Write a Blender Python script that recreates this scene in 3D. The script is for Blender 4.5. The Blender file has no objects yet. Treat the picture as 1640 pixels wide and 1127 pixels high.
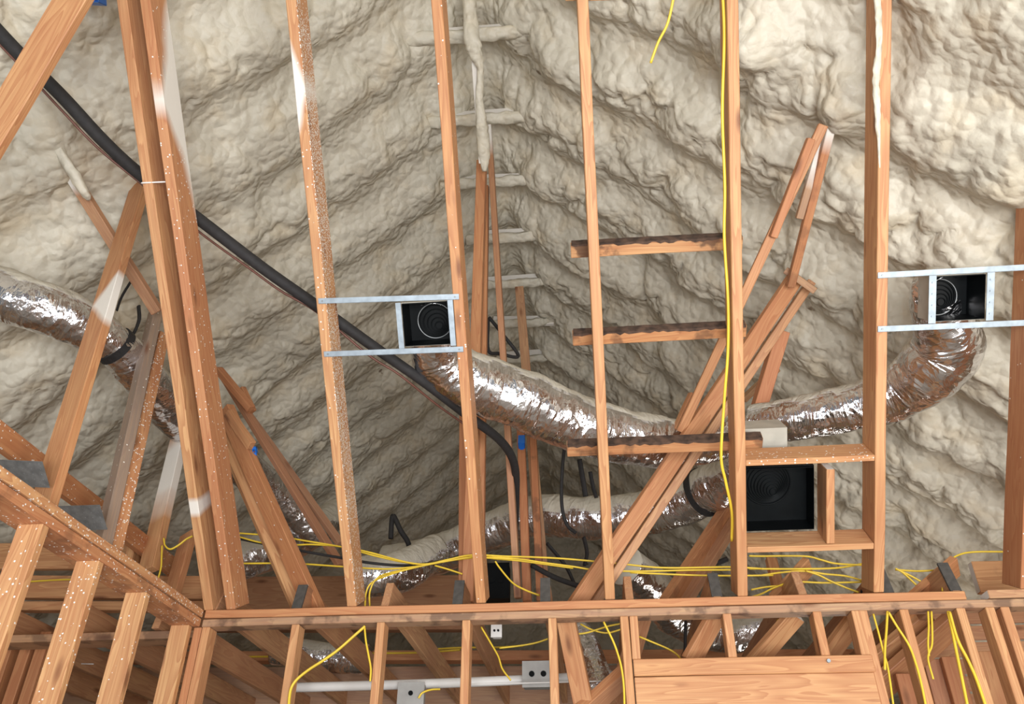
import bpy, bmesh, math, random
import numpy as np
from mathutils import Vector, Matrix
C = bpy.context.scene
COL = C.collection
rnd = random.Random(4)

# ---------------------------------------------------------------- camera, sky, lamps, exposure
F_PX = 1285.75
EYE = Vector((0, 0, 1.6))
R = Matrix(((0.9956458, 0.0931971, 0.0019338), (0.0505452, -0.5571837, 0.8288495), (0.0783239, -0.8251428, -0.5594683)))
cam_data = bpy.data.cameras.new('camera')
cam = bpy.data.objects.new('camera', cam_data)
COL.objects.link(cam)
cam_data.sensor_fit = 'HORIZONTAL'
cam_data.sensor_width = 36.0
cam_data.lens = 36.0 * F_PX / 1640
cam_data.clip_start = 0.05
cam.matrix_world = Matrix.Translation(EYE) @ R.transposed().to_4x4()
C.camera = cam

w = bpy.data.worlds.new('sky')
C.world = w
w.use_nodes = True
bg = w.node_tree.nodes['Background']
bg.inputs[0].default_value = (0.86, 0.93, 1.0, 1)
bg.inputs[1].default_value = 0.22

def area_lamp(name, loc, target, sx, sy, power, color):
    l = bpy.data.lights.new(name, 'AREA')
    l.shape = 'RECTANGLE'; l.size = sx; l.size_y = sy; l.energy = power; l.color = color
    o = bpy.data.objects.new(name, l); COL.objects.link(o)
    o.location = loc
    o.rotation_euler = (Vector(target) - Vector(loc)).to_track_quat('-Z', 'Y').to_euler()
    return o
# daylight through the window openings of the room below the framing
area_lamp('window_light_right', (3.0, 0.4, 1.1), (1.0, 3.2, 4.4), 1.8, 1.4, 72, (1.0, 0.97, 0.91))
area_lamp('window_light_rear', (0.7, -1.3, 1.1), (0.4, 3.2, 4.2), 2.6, 1.6, 330, (0.97, 0.98, 1.0))
area_lamp('window_light_left', (-2.9, -0.6, 1.3), (-1.0, 3.6, 4.2), 1.2, 1.4, 45, (0.90, 0.95, 1.0))

area_lamp('next_room_light', (2.3, 6.6, 1.3), (2.0, 5.2, 3.2), 1.0, 1.0, 22, (1.0, 0.95, 0.86))  # unseen fill lamp, added to brighten the partition gaps and the foam at right
C.view_settings.view_transform = 'Standard'
C.view_settings.look = 'None'
C.view_settings.exposure = 0.0
C.view_settings.gamma = 1.0
C.view_settings.use_curve_mapping = False

# ---------------------------------------------------------------- planes of the place
SLOPE = 0.814004                       # the sloped ceiling framing, about 12 in 12
CN = Vector((0, math.sin(SLOPE), math.cos(SLOPE)))      # up through the framing
CD = Vector((0, -math.cos(SLOPE), math.sin(SLOPE)))     # up along the joists
WALL_Y, PLATE_Z = 3.786, 2.742
JOIST_X0 = -1.7486
LEFT_X = -1.86
RIDGE_X, RIDGE_Z = -0.52, 6.62

def ray(px, py):
    return R.transposed() @ Vector(((px - 820) / F_PX, -(py - 563.5) / F_PX, -1.0))
def on_y(px, py, Y):
    d = ray(px, py); return EYE + d * ((Y - EYE.y) / d.y)
def on_z(px, py, z):
    d = ray(px, py); return EYE + d * ((z - EYE.z) / d.z)
def on_x(px, py, x):
    d = ray(px, py); return EYE + d * ((x - EYE.x) / d.x)
def on_c(px, py, off=0.0):
    d = ray(px, py); p0 = Vector((0, WALL_Y, PLATE_Z)) + CN * off
    return EYE + d * ((p0 - EYE).dot(CN) / d.dot(CN))

# ---------------------------------------------------------------- materials
def new_mat(name):
    m = bpy.data.materials.new(name); m.use_nodes = True
    nt = m.node_tree; nt.nodes.clear()
    out = nt.nodes.new('ShaderNodeOutputMaterial'); b = nt.nodes.new('ShaderNodeBsdfPrincipled')
    nt.links.new(b.outputs[0], out.inputs[0])
    return m, nt, b
def N(nt, t, **kw):
    n = nt.nodes.new(t)
    for k, v in kw.items():
        if k.startswith('i_'):
            key = k[2:]; key = int(key) if key.isdigit() else key.replace('_', ' ')
            n.inputs[key].default_value = v
        else: setattr(n, k, v)
    return n
def ramp(nt, src, stops, interp='LINEAR'):
    r = nt.nodes.new('ShaderNodeValToRGB'); r.color_ramp.interpolation = interp
    e = r.color_ramp.elements
    while len(e) < len(stops): e.new(0.5)
    for i, (p, c) in enumerate(stops):
        e[i].position = p; e[i].color = (c, c, c, 1) if isinstance(c, (int, float)) else (*c, 1)
    nt.links.new(src, r.inputs[0]); return r
def math_n(nt, op, a, b=None, clamp=False):
    n = nt.nodes.new('ShaderNodeMath'); n.operation = op; n.use_clamp = clamp
    for i, v in enumerate((a, b)):
        if v is None: continue
        if isinstance(v, (int, float)): n.inputs[i].default_value = v
        else: nt.links.new(v, n.inputs[i])
    return n.outputs[0]
def mixc(nt, fac, a, b, blend='MIX'):
    n = nt.nodes.new('ShaderNodeMix'); n.data_type = 'RGBA'; n.blend_type = blend
    for s, v in ((0, fac), (6, a), (7, b)):
        if isinstance(v, (int, float)): n.inputs[s].default_value = v
        elif isinstance(v, tuple): n.inputs[s].default_value = (*v, 1)
        else: nt.links.new(v, n.inputs[s])
    return n.outputs[2]
def bump(nt, b, h, strength=0.3, dist=0.01):
    n = nt.nodes.new('ShaderNodeBump'); n.inputs['Strength'].default_value = strength; n.inputs['Distance'].default_value = dist
    nt.links.new(h, n.inputs['Height']); nt.links.new(n.outputs[0], b.inputs['Normal'])

def make_wood():
    m, nt, b = new_mat('fir_lumber')
    tc = N(nt, 'ShaderNodeTexCoord'); info = N(nt, 'ShaderNodeObjectInfo')
    seed = math_n(nt, 'MULTIPLY', info.outputs['Random'], 37.0)
    comb = N(nt, 'ShaderNodeCombineXYZ')
    for i in range(3): nt.links.new(seed, comb.inputs[i])
    add = N(nt, 'ShaderNodeVectorMath', operation='ADD')
    nt.links.new(tc.outputs['Object'], add.inputs[0]); nt.links.new(comb.outputs[0], add.inputs[1])
    P = add.outputs[0]
    # growth rings drawn out along the board
    mp = N(nt, 'ShaderNodeMapping'); mp.inputs['Scale'].default_value = (1.1, 15, 15); nt.links.new(P, mp.inputs[0])
    n1 = N(nt, 'ShaderNodeTexNoise', i_Scale=1.0, i_Detail=2.0, i_Distortion=0.6); nt.links.new(mp.outputs[0], n1.inputs[0])
    rings = math_n(nt, 'FRACT', math_n(nt, 'MULTIPLY', n1.outputs[0], 9.0))
    rings = ramp(nt, rings, [(0, 0.0), (0.7, 0.75), (0.92, 1.0), (1.0, 0.0)]).outputs[0]
    mp2 = N(nt, 'ShaderNodeMapping'); mp2.inputs['Scale'].default_value = (3, 120, 120); nt.links.new(P, mp2.inputs[0])
    n2 = N(nt, 'ShaderNodeTexNoise', i_Scale=1.0, i_Detail=3.0); nt.links.new(mp2.outputs[0], n2.inputs[0])
    n3 = N(nt, 'ShaderNodeTexNoise', i_Scale=2.2, i_Detail=3.0); nt.links.new(P, n3.inputs[0])
    base = mixc(nt, info.outputs['Random'], (0.66, 0.385, 0.18), (0.55, 0.28, 0.115))
    hue = math_n(nt, 'FRACT', math_n(nt, 'MULTIPLY', info.outputs['Random'], 7.31))
    base = mixc(nt, math_n(nt, 'MULTIPLY', hue, 0.6), base, (0.68, 0.42, 0.195))
    base = mixc(nt, ramp(nt, n3.outputs[0], [(0.35, 0.0), (0.75, 0.55)]).outputs[0], base, (0.43, 0.18, 0.085))
    col = mixc(nt, math_n(nt, 'MULTIPLY', rings, 0.62), base, (0.36, 0.13, 0.05))
    col = mixc(nt, ramp(nt, n2.outputs[0], [(0.42, 0.0), (0.68, 0.28)]).outputs[0], col, (0.30, 0.12, 0.05))
    # tint and weathering set per board
    at = N(nt, 'ShaderNodeAttribute', attribute_type='OBJECT', attribute_name='red')
    col = mixc(nt, at.outputs['Fac'], col, (0.40, 0.125, 0.055))
    at = N(nt, 'ShaderNodeAttribute', attribute_type='OBJECT', attribute_name='weather')
    col = mixc(nt, math_n(nt, 'MULTIPLY', at.outputs['Fac'], ramp(nt, n2.outputs[0], [(0.2, 0.7), (0.7, 1.0)]).outputs[0]), col, (0.235, 0.185, 0.15))
    # knots
    mp3 = N(nt, 'ShaderNodeMapping'); mp3.inputs['Scale'].default_value = (2.4, 8.0, 8.0); nt.links.new(P, mp3.inputs[0])
    vo = N(nt, 'ShaderNodeTexVoronoi', i_Scale=1.0, i_Randomness=1.0); nt.links.new(mp3.outputs[0], vo.inputs[0])
    kn = ramp(nt, vo.outputs[0], [(0.05, 1.0), (0.10, 0.55), (0.16, 0.0)]).outputs[0]
    col = mixc(nt, math_n(nt, 'MULTIPLY', kn, 0.8), col, (0.16, 0.055, 0.022))
    # bark stain
    at = N(nt, 'ShaderNodeAttribute', attribute_type='OBJECT', attribute_name='stain')
    n5 = N(nt, 'ShaderNodeTexNoise', i_Scale=9.0, i_Detail=5.0); nt.links.new(P, n5.inputs[0])
    st = ramp(nt, n5.outputs[0], [(0.52, 0.0), (0.60, 1.0)]).outputs[0]
    col = mixc(nt, math_n(nt, 'MULTIPLY', st, at.outputs['Fac']), col, (0.06, 0.03, 0.02))
    # drops of dried spray foam
    at = N(nt, 'ShaderNodeAttribute', attribute_type='OBJECT', attribute_name='specks')
    vs = N(nt, 'ShaderNodeTexVoronoi', i_Scale=115.0, i_Randomness=1.0); nt.links.new(P, vs.inputs[0])
    n6 = N(nt, 'ShaderNodeTexNoise', i_Scale=3.5, i_Detail=2.0); nt.links.new(P, n6.outputs and n6.inputs[0])
    dens = math_n(nt, 'MULTIPLY', at.outputs['Fac'], ramp(nt, n6.outputs[0], [(0.30, 0.25), (0.55, 1.0)]).outputs[0])
    sepc = N(nt, 'ShaderNodeSeparateColor'); nt.links.new(vs.outputs['Color'], sepc.inputs[0])
    ss = N(nt, 'ShaderNodeAttribute', attribute_type='OBJECT', attribute_name='speck_side')
    sxx = N(nt, 'ShaderNodeSeparateXYZ'); nt.links.new(tc.outputs['Object'], sxx.inputs[0])
    off_face = math_n(nt, 'MULTIPLY', ss.outputs['Fac'], math_n(nt, 'LESS_THAN', sxx.outputs[1], 0.0205))
    dens = math_n(nt, 'MULTIPLY', dens, math_n(nt, 'SUBTRACT', 1.0, math_n(nt, 'MULTIPLY', off_face, 0.97)))
    pick = math_n(nt, 'LESS_THAN', sepc.outputs[0], dens)
    dot = math_n(nt, 'LESS_THAN', vs.outputs['Distance'], 0.42)
    spk = math_n(nt, 'MULTIPLY', pick, dot)
    # overspray band: centre and half length along the board
    sx = N(nt, 'ShaderNodeSeparateXYZ'); nt.links.new(tc.outputs['Object'], sx.inputs[0])
    a0 = N(nt, 'ShaderNodeAttribute', attribute_type='OBJECT', attribute_name='spray_at')
    a1 = N(nt, 'ShaderNodeAttribute', attribute_type='OBJECT', attribute_name='spray_len')
    dd = math_n(nt, 'DIVIDE', math_n(nt, 'ABSOLUTE', math_n(nt, 'SUBTRACT', sx.outputs[0], a0.outputs['Fac'])), math_n(nt, 'ADD', a1.outputs['Fac'], 0.0001))
    dd = math_n(nt, 'ADD', dd, math_n(nt, 'MULTIPLY', math_n(nt, 'SUBTRACT', n6.outputs[0], 0.5), 1.1))
    sy = N(nt, 'ShaderNodeAttribute', attribute_type='OBJECT', attribute_name='spray_y'); sz = N(nt, 'ShaderNodeAttribute', attribute_type='OBJECT', attribute_name='spray_z')
    dd = math_n(nt, 'ADD', dd, math_n(nt, 'MULTIPLY', sx.outputs[1], sy.outputs['Fac'])); dd = math_n(nt, 'ADD', dd, math_n(nt, 'MULTIPLY', sx.outputs[2], sz.outputs['Fac']))
    band = ramp(nt, dd, [(0.45, 1.0), (1.0, 0.0)]).outputs[0]
    white = math_n(nt, 'MAXIMUM', spk, math_n(nt, 'MULTIPLY', band, 0.93))
    col = mixc(nt, white, col, (0.78, 0.75, 0.69))
    nt.links.new(col, b.inputs['Base Color'])
    b.inputs['Roughness'].default_value = 0.62
    h = math_n(nt, 'ADD', math_n(nt, 'MULTIPLY', n2.outputs[0], 0.5), math_n(nt, 'MULTIPLY', spk, 2.0))
    bump(nt, b, h, 0.35, 0.002)
    return m
WOOD = make_wood()

def make_foam():
    m, nt, b = new_mat('spray_foam')
    tc = N(nt, 'ShaderNodeTexCoord')
    P = tc.outputs['Object']
    n1 = N(nt, 'ShaderNodeTexNoise', i_Scale=1.3, i_Detail=4.0, i_Distortion=0.5); nt.links.new(P, n1.inputs[0])
    n2 = N(nt, 'ShaderNodeTexNoise', i_Scale=5.0, i_Detail=5.0); nt.links.new(P, n2.inputs[0])
    col = mixc(nt, ramp(nt, n1.outputs[0], [(0.35, 0.0), (0.65, 1.0)]).outputs[0], (0.54, 0.50, 0.405), (0.63, 0.58, 0.47))
    col = mixc(nt, ramp(nt, n2.outputs[0], [(0.50, 0.0), (0.72, 0.6)]).outputs[0], col, (0.63, 0.53, 0.37))
    wp = N(nt, 'ShaderNodeTexNoise', i_Scale=14.0, i_Detail=3.0); nt.links.new(P, wp.inputs[0])
    wv0 = N(nt, 'ShaderNodeMix', data_type='VECTOR'); wv0.inputs[0].default_value = 0.09
    nt.links.new(P, wv0.inputs[4]); nt.links.new(wp.outputs['Color'], wv0.inputs[5])
    tv = N(nt, 'ShaderNodeTexVoronoi', i_Scale=1.9); nt.links.new(wv0.outputs[1], tv.inputs[0])
    tear = ramp(nt, tv.outputs[0], [(0.030, 1.0), (0.048, 0.0)]).outputs[0]      # torn spots showing bark and paper
    col = mixc(nt, math_n(nt, 'MULTIPLY', tear, 0.85), col, (0.16, 0.10, 0.055))
    nt.links.new(col, b.inputs['Base Color'])
    b.inputs['Roughness'].default_value = 0.55
    wv = N(nt, 'ShaderNodeTexNoise', i_Scale=9.0, i_Detail=2.0); nt.links.new(P, wv.inputs[0])
    ad = N(nt, 'ShaderNodeMix', data_type='VECTOR'); ad.inputs[0].default_value = 0.06
    nt.links.new(P, ad.inputs[4]); nt.links.new(wv.outputs['Color'], ad.inputs[5])
    v1 = N(nt, 'ShaderNodeTexVoronoi', i_Scale=19.0, feature='SMOOTH_F1'); v1.inputs['Smoothness'].default_value = 0.35
    nt.links.new(ad.outputs[1], v1.inputs[0])
    n3 = N(nt, 'ShaderNodeTexNoise', i_Scale=45.0, i_Detail=4.0); nt.links.new(P, n3.inputs[0])
    h = math_n(nt, 'SUBTRACT', math_n(nt, 'MULTIPLY', n3.outputs[0], 0.18), v1.outputs[0])
    bump(nt, b, h, 0.7, 0.024)
    return m
FOAM = make_foam()

def make_foil():
    m, nt, b = new_mat('foil_jacket')
    tc = N(nt, 'ShaderNodeTexCoord'); uv = N(nt, 'ShaderNodeUVMap', uv_map='duct')
    mp = N(nt, 'ShaderNodeMapping'); mp.inputs['Scale'].default_value = (11, 1.6, 1); nt.links.new(uv.outputs[0], mp.inputs[0])
    n1 = N(nt, 'ShaderNodeTexNoise', i_Scale=1.6, i_Detail=4.0, i_Distortion=1.0); nt.links.new(mp.outputs[0], n1.inputs[0])
    mp2 = N(nt, 'ShaderNodeMapping'); mp2.inputs['Scale'].default_value = (30, 14, 1); nt.links.new(uv.outputs[0], mp2.inputs[0])
    v = N(nt, 'ShaderNodeTexVoronoi', i_Scale=1.0, feature='F1'); nt.links.new(mp2.outputs[0], v.inputs[0])
    h = math_n(nt, 'ADD', n1.outputs[0], math_n(nt, 'MULTIPLY', v.outputs[0], 0.22))
    bump(nt, b, h, 0.55, 0.03)
    # foam dust settled on the upper side
    geo = N(nt, 'ShaderNodeNewGeometry'); sz = N(nt, 'ShaderNodeSeparateXYZ'); nt.links.new(geo.outputs['True Normal'], sz.inputs[0])
    n2 = N(nt, 'ShaderNodeTexNoise', i_Scale=7.0, i_Detail=4.0); nt.links.new(tc.outputs['Object'], n2.inputs[0])
    at = N(nt, 'ShaderNodeAttribute', attribute_type='OBJECT', attribute_name='dust')
    s = math_n(nt, 'ADD', sz.outputs[2], math_n(nt, 'MULTIPLY', math_n(nt, 'SUBTRACT', n2.outputs[0], 0.5), 0.9))
    s = math_n(nt, 'ADD', s, at.outputs['Fac'])
    dust = ramp(nt, s, [(0.30, 0.0), (0.42, 1.0)]).outputs[0]
    col = mixc(nt, dust, (0.74, 0.73, 0.75), (0.54, 0.50, 0.41))
    nt.links.new(col, b.inputs['Base Color'])
    nt.links.new(math_n(nt, 'SUBTRACT', 1.0, dust), b.inputs['Metallic'])
    nt.links.new(math_n(nt, 'ADD', math_n(nt, 'MULTIPLY', dust, 0.5), 0.17), b.inputs['Roughness'])
    return m
FOIL = make_foil()

def simple(name, col, rough=0.5, metal=0.0, noise=0.0, nscale=30, spec=None, bmp=0.0):
    m, nt, b = new_mat(name)
    b.inputs['Roughness'].default_value = rough; b.inputs['Metallic'].default_value = metal
    tc = N(nt, 'ShaderNodeTexCoord'); n = N(nt, 'ShaderNodeTexNoise', i_Scale=nscale, i_Detail=3.0); nt.links.new(tc.outputs['Object'], n.inputs[0])
    dark = tuple(min(1, c * (1 - noise)) for c in col)
    nt.links.new(mixc(nt, ramp(nt, n.outputs[0], [(0.35, 0.0), (0.65, 1.0)]).outputs[0], col, dark), b.inputs['Base Color'])
    if bmp: bump(nt, b, n.outputs[0], bmp, 0.004)
    return m
GALV = simple('galvanised_steel', (0.38, 0.44, 0.49), 0.5, 0.6, 0.22, 25, bmp=0.15)
DULL = simple('weathered_galvanised_plate', (0.33, 0.34, 0.34), 0.45, 0.7, 0.3, 30)
BLACK = simple('black_duct_liner', (0.003, 0.004, 0.0045), 0.45, 0.0, 0.3, 12, bmp=0.2)
BLACK.node_tree.nodes['Principled BSDF'].inputs['Specular IOR Level'].default_value = 0.12
RUBBER = simple('black_pipe_insulation', (0.022, 0.020, 0.020), 0.75, 0.0, 0.3, 40, bmp=0.2)
COPPER = simple('brown_wire_sheath', (0.16, 0.065, 0.045), 0.5, 0.2, 0.2, 40)
YELLOW = simple('yellow_cable_jacket', (0.80, 0.56, 0.045), 0.42, 0.0, 0.15, 8)
BLUE = simple('blue_plastic', (0.015, 0.16, 0.62), 0.4, 0.0, 0.1, 10)
PVC = simple('white_pvc', (0.68, 0.66, 0.63), 0.4, 0.0, 0.08, 6)
BEIGE = simple('dusty_duct_board', (0.47, 0.44, 0.37), 0.75, 0.0, 0.15, 14, bmp=0.1)
GREYBOX = simple('grey_steel_box', (0.36, 0.35, 0.33), 0.5, 0.3, 0.15, 14)
CONCRETE = simple('concrete_slab', (0.42, 0.39, 0.35), 0.85, 0.0, 0.2, 3)
SHEATH = simple('sheathing_board', (0.30, 0.20, 0.12), 0.8, 0.0, 0.35, 9)
GREYWOOD = simple('weathered_end_grain', (0.075, 0.068, 0.06), 0.85, 0.0, 0.3, 40)
TIE = simple('white_cable_tie', (0.75, 0.72, 0.68), 0.45)

# ---------------------------------------------------------------- builders
def finish(name, bm, mat, parent=None, smooth=False, mtx=None):
    me = bpy.data.meshes.new(name); bm.normal_update(); bm.to_mesh(me); bm.free()
    me.materials.append(mat)
    if smooth:
        for p in me.polygons: p.use_smooth = True
    o = bpy.data.objects.new(name, me); COL.objects.link(o)
    if parent is not None: o.parent = parent
    if mtx is not None: o.matrix_local = mtx
    return o
def tag(o, label, cat, group=None):
    o['label'] = label; o['category'] = cat
    if group: o['group'] = group
    return o
def thing(name, loc, label, cat, group=None, rot=None):
    o = bpy.data.objects.new(name, None); COL.objects.link(o)
    o.empty_display_size = 0.05
    o.matrix_world = Matrix.Translation(loc) @ (rot.to_4x4() if rot is not None else Matrix.Identity(4))
    return tag(o, label, cat, group)
def struct(o):
    o['kind'] = 'structure'; return o
def box_bm(bm, x0, x1, y0, y1, z0, z1):
    vs = [bm.verts.new(v) for v in ((x0,y0,z0),(x1,y0,z0),(x1,y1,z0),(x0,y1,z0),(x0,y0,z1),(x1,y0,z1),(x1,y1,z1),(x0,y1,z1))]
    for f in ((0,3,2,1),(4,5,6,7),(0,1,5,4),(1,2,6,5),(2,3,7,6),(3,0,4,7)): bm.faces.new([vs[i] for i in f])
    return vs
def frame(a, b, side):
    x = (b - a).normalized(); z = (side - x * side.dot(x)).normalized(); y = z.cross(x)
    return Matrix(((x.x, y.x, z.x, a.x), (x.y, y.y, z.y, a.y), (x.z, y.z, z.z, a.z), (0, 0, 0, 1)))
def lumber(name, a, b, side, wd=0.14, th=0.038, label='', cat='board', group=None, cut_a=0.0, cut_b=0.0,
           mat=None, parent=None, warp=0.0015, **attrs):
    """a to b centre line; wd along side, th across; cut_* skews an end along the width."""
    a, b = Vector(a), Vector(b); L = (b - a).length
    bm = bmesh.new()
    n = max(2, int(L / 0.35)); rings = []
    wob = [(rnd.uniform(-warp, warp), rnd.uniform(-warp, warp)) for _ in range(n + 1)]
    for i in range(n + 1):
        x = L * i / n; ring = []
        for sy, sz in ((-1, -1), (1, -1), (1, 1), (-1, 1)):
            xx = x
            if i == 0: xx += cut_a * sz * wd / 2
            if i == n: xx += cut_b * sz * wd / 2
            ring.append(bm.verts.new((xx, sy * th / 2 + wob[i][0], sz * wd / 2 + wob[i][1])))
        rings.append(ring)
    long_e = []
    for r0, r1 in zip(rings, rings[1:]):
        for k in range(4): bm.faces.new((r0[k], r0[(k + 1) % 4], r1[(k + 1) % 4], r1[k]))
    bm.faces.new(rings[0][::-1]); bm.faces.new(rings[-1])
    bmesh.ops.recalc_face_normals(bm, faces=bm.faces)
    eds = [e for e in bm.edges if len(e.link_faces) == 2 and e.link_faces[0].normal.angle(e.link_faces[1].normal, 0) > 0.6]
    bmesh.ops.bevel(bm, geom=eds, offset=min(0.003, th * 0.08), segments=1, affect='EDGES')
    o = finish(name, bm, mat or WOOD, parent, mtx=frame(a, b, Vector(side)))
    for k, v in attrs.items(): o[k] = float(v)
    if label: tag(o, label, cat, group)
    return o
def smooth_path(pts, per=8):
    pts = [Vector(p) for p in pts]
    if len(pts) < 3: return [pts[0].lerp(pts[-1], t / per) for t in range(per + 1)]
    out = []
    q = [pts[0] * 2 - pts[1]] + pts + [pts[-1] * 2 - pts[-2]]
    for i in range(1, len(q) - 2):
        for t in range(per):
            s = t / per; p0, p1, p2, p3 = q[i-1], q[i], q[i+1], q[i+2]
            out.append(0.5 * ((2*p1) + (p2-p0)*s + (2*p0-5*p1+4*p2-p3)*s*s + (3*p1-p0-3*p2+p3)*s**3))
    out.append(pts[-1]); return out
def tube_bm(bm, path, rad, seg=8, flat=1.0, caps=True, rfun=None, uv=None):
    up = Vector((0.1, 0.2, 1)).normalized(); prev = None; rings = []; dist = 0
    lens = []
    for i, p in enumerate(path):
        d = (path[min(i+1, len(path)-1)] - path[max(i-1, 0)]).normalized()
        if prev is None: s = d.cross(up).normalized() if abs(d.dot(up)) < 0.95 else d.cross(Vector((1,0,0))).normalized()
        else: s = (prev - d * prev.dot(d)).normalized()
        prev = s; t = d.cross(s)
        if i: dist += (p - path[i-1]).length
        lens.append(dist); ring = []
        for k in range(seg):
            a = 2 * math.pi * k / seg
            r = rad if rfun is None else rfun(i, dist, a)
            ring.append(bm.verts.new(p + s * math.cos(a) * r + t * math.sin(a) * r * flat))
        rings.append(ring)
    for i in range(len(rings) - 1):
        for k in range(seg):
            f = bm.faces.new((rings[i][k], rings[i][(k+1) % seg], rings[i+1][(k+1) % seg], rings[i+1][k]))
            if uv is not None:
                for lp, (u, v) in zip(f.loops, ((lens[i], k/seg), (lens[i], (k+1)/seg), (lens[i+1], (k+1)/seg), (lens[i+1], k/seg))):
                    lp[uv].uv = (u, v * 2.0)
    if caps: bm.faces.new(rings[0][::-1]); bm.faces.new(rings[-1])
    return rings
def cable(name, pts, rad, mat, label, cat, group=None, flat=1.0, seg=8, rads=None):
    pts = [Vector(p) for p in pts]; o0 = pts[0].copy()
    path = [p - o0 for p in smooth_path(pts)]; rf = None
    if rads: rr = np.interp(np.linspace(0, 1, len(path)), np.linspace(0, 1, len(rads)), rads); rf = lambda i, d, a: rr[i]
    bm = bmesh.new(); tube_bm(bm, path, rad, seg, flat, rfun=rf)
    o = finish(name, bm, mat, smooth=True, mtx=Matrix.Translation(o0))
    return tag(o, label, cat, group)
def duct(pts, rads, label, straps=(), dust=0.0, group=None, seed=1):
    """foil jacketed flexible duct: crinkled tube with soft sags between its wire coils."""
    rg = random.Random(seed); pts = [Vector(p) for p in pts]; o0 = pts[0].copy()
    path = [p - o0 for p in smooth_path(pts, 26)]
    rr = np.interp(np.linspace(0, 1, len(path)), np.linspace(0, 1, len(rads)), rads)
    SEG = 48; ph = [rg.uniform(0, 6.28) for _ in range(12)]
    cr = np.random.RandomState(seed).normal(0, 1, (len(path), SEG))
    for _ in range(2): cr = (cr + np.roll(cr, 1, 1) + np.roll(cr, -1, 1) + np.roll(cr, 1, 0) * 0.5 + np.roll(cr, -1, 0) * 0.5) / 4
    def rf(i, d, a):
        k = int(round(a / (2 * math.pi) * SEG)) % SEG
        v = 0.5 + 0.5 * math.sin(d * 58 + 1.4 * math.sin(a * 2 + ph[0]) + 1.1 * math.sin(a * 3 + d * 9 + ph[1]))
        v2 = math.sin(d * 23 + 2.2 * math.sin(a + ph[2])) * math.sin(a * 3 + ph[3] + d * 4)
        return rr[i] * (1 + 0.020 * v + 0.035 * v2 + 0.012 * cr[i, k])
    bm = bmesh.new(); uv = bm.loops.layers.uv.new('duct')
    tube_bm(bm, path, 0.1, SEG, 1.0, True, rf, uv)
    o = finish('flexible_duct', bm, FOIL, smooth=True, mtx=Matrix.Translation(o0))
    o['dust'] = float(dust); tag(o, label, 'duct', group)
    for s in straps:
        i = int(s * (len(path) - 1)); i = min(max(i, 2), len(path) - 3)
        d = (path[i+1] - path[i-1]).normalized()
        bm = bmesh.new(); tube_bm(bm, [path[i] - d * 0.022, path[i] - d * 0.018, path[i] + d * 0.018, path[i] + d * 0.022], rr[i] * 1.05, 36)
        st = finish('duct_strap', bm, RUBBER, o, smooth=False); st['label'] = 'black strap round the duct'
    return o

# ---------------------------------------------------------------- numpy noise for the foam
def vnoise(x, y, seed):
    rs = np.random.RandomState(seed); T = rs.rand(256, 256)
    xi = np.floor(x).astype(int); yi = np.floor(y).astype(int); fx = x - xi; fy = y - yi
    fx = fx*fx*(3-2*fx); fy = fy*fy*(3-2*fy)
    g = lambda a, b: T[a & 255, b & 255]
    return (g(xi, yi)*(1-fx) + g(xi+1, yi)*fx)*(1-fy) + (g(xi, yi+1)*(1-fx) + g(xi+1, yi+1)*fx)*fy
def fbm(x, y, seed, o=4):
    s = 0; a = 0.5
    for k in range(o): s = s + a * vnoise(x * 2**k, y * 2**k, seed + k); a *= 0.5
    return s
def worley(x, y, seed):
    rs = np.random.RandomState(seed); TX = rs.rand(256, 256); TY = rs.rand(256, 256); TR = rs.rand(256, 256)
    xi = np.floor(x).astype(int); yi = np.floor(y).astype(int); best = np.zeros_like(x)
    for dx in (-1, 0, 1):
        for dy in (-1, 0, 1):
            a = (xi + dx) & 255; b = (yi + dy) & 255
            r = 0.55 + 0.55 * TR[a, b]
            d2 = ((x - xi - dx - TX[a, b])**2 + (y - yi - dy - TY[a, b])**2) / (r * r)
            best = np.maximum(best, np.sqrt(np.clip(1 - d2, 0, 1)) * r)
    return best
def grid_object(name, P, mat, flip=False):
    nu, nv = P.shape[:2]
    me = bpy.data.meshes.new(name)
    idx = np.arange(nu * nv).reshape(nu, nv)
    q = np.stack([idx[:-1, :-1], idx[1:, :-1], idx[1:, 1:], idx[:-1, 1:]], -1).reshape(-1, 4)
    if flip: q = q[:, ::-1]
    me.vertices.add(nu * nv); me.vertices.foreach_set('co', P.reshape(-1).astype(np.float32))
    me.loops.add(q.size); me.loops.foreach_set('vertex_index', q.reshape(-1).astype(np.int32))
    me.polygons.add(len(q)); me.polygons.foreach_set('loop_start', (np.arange(len(q)) * 4).astype(np.int32))
    me.polygons.foreach_set('loop_total', np.full(len(q), 4, np.int32))
    me.polygons.foreach_set('use_smooth', np.ones(len(q), bool))
    me.update(calc_edges=True); me.validate()
    me.materials.append(mat)
    o = bpy.data.objects.new(name, me); COL.objects.link(o); return o

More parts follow.
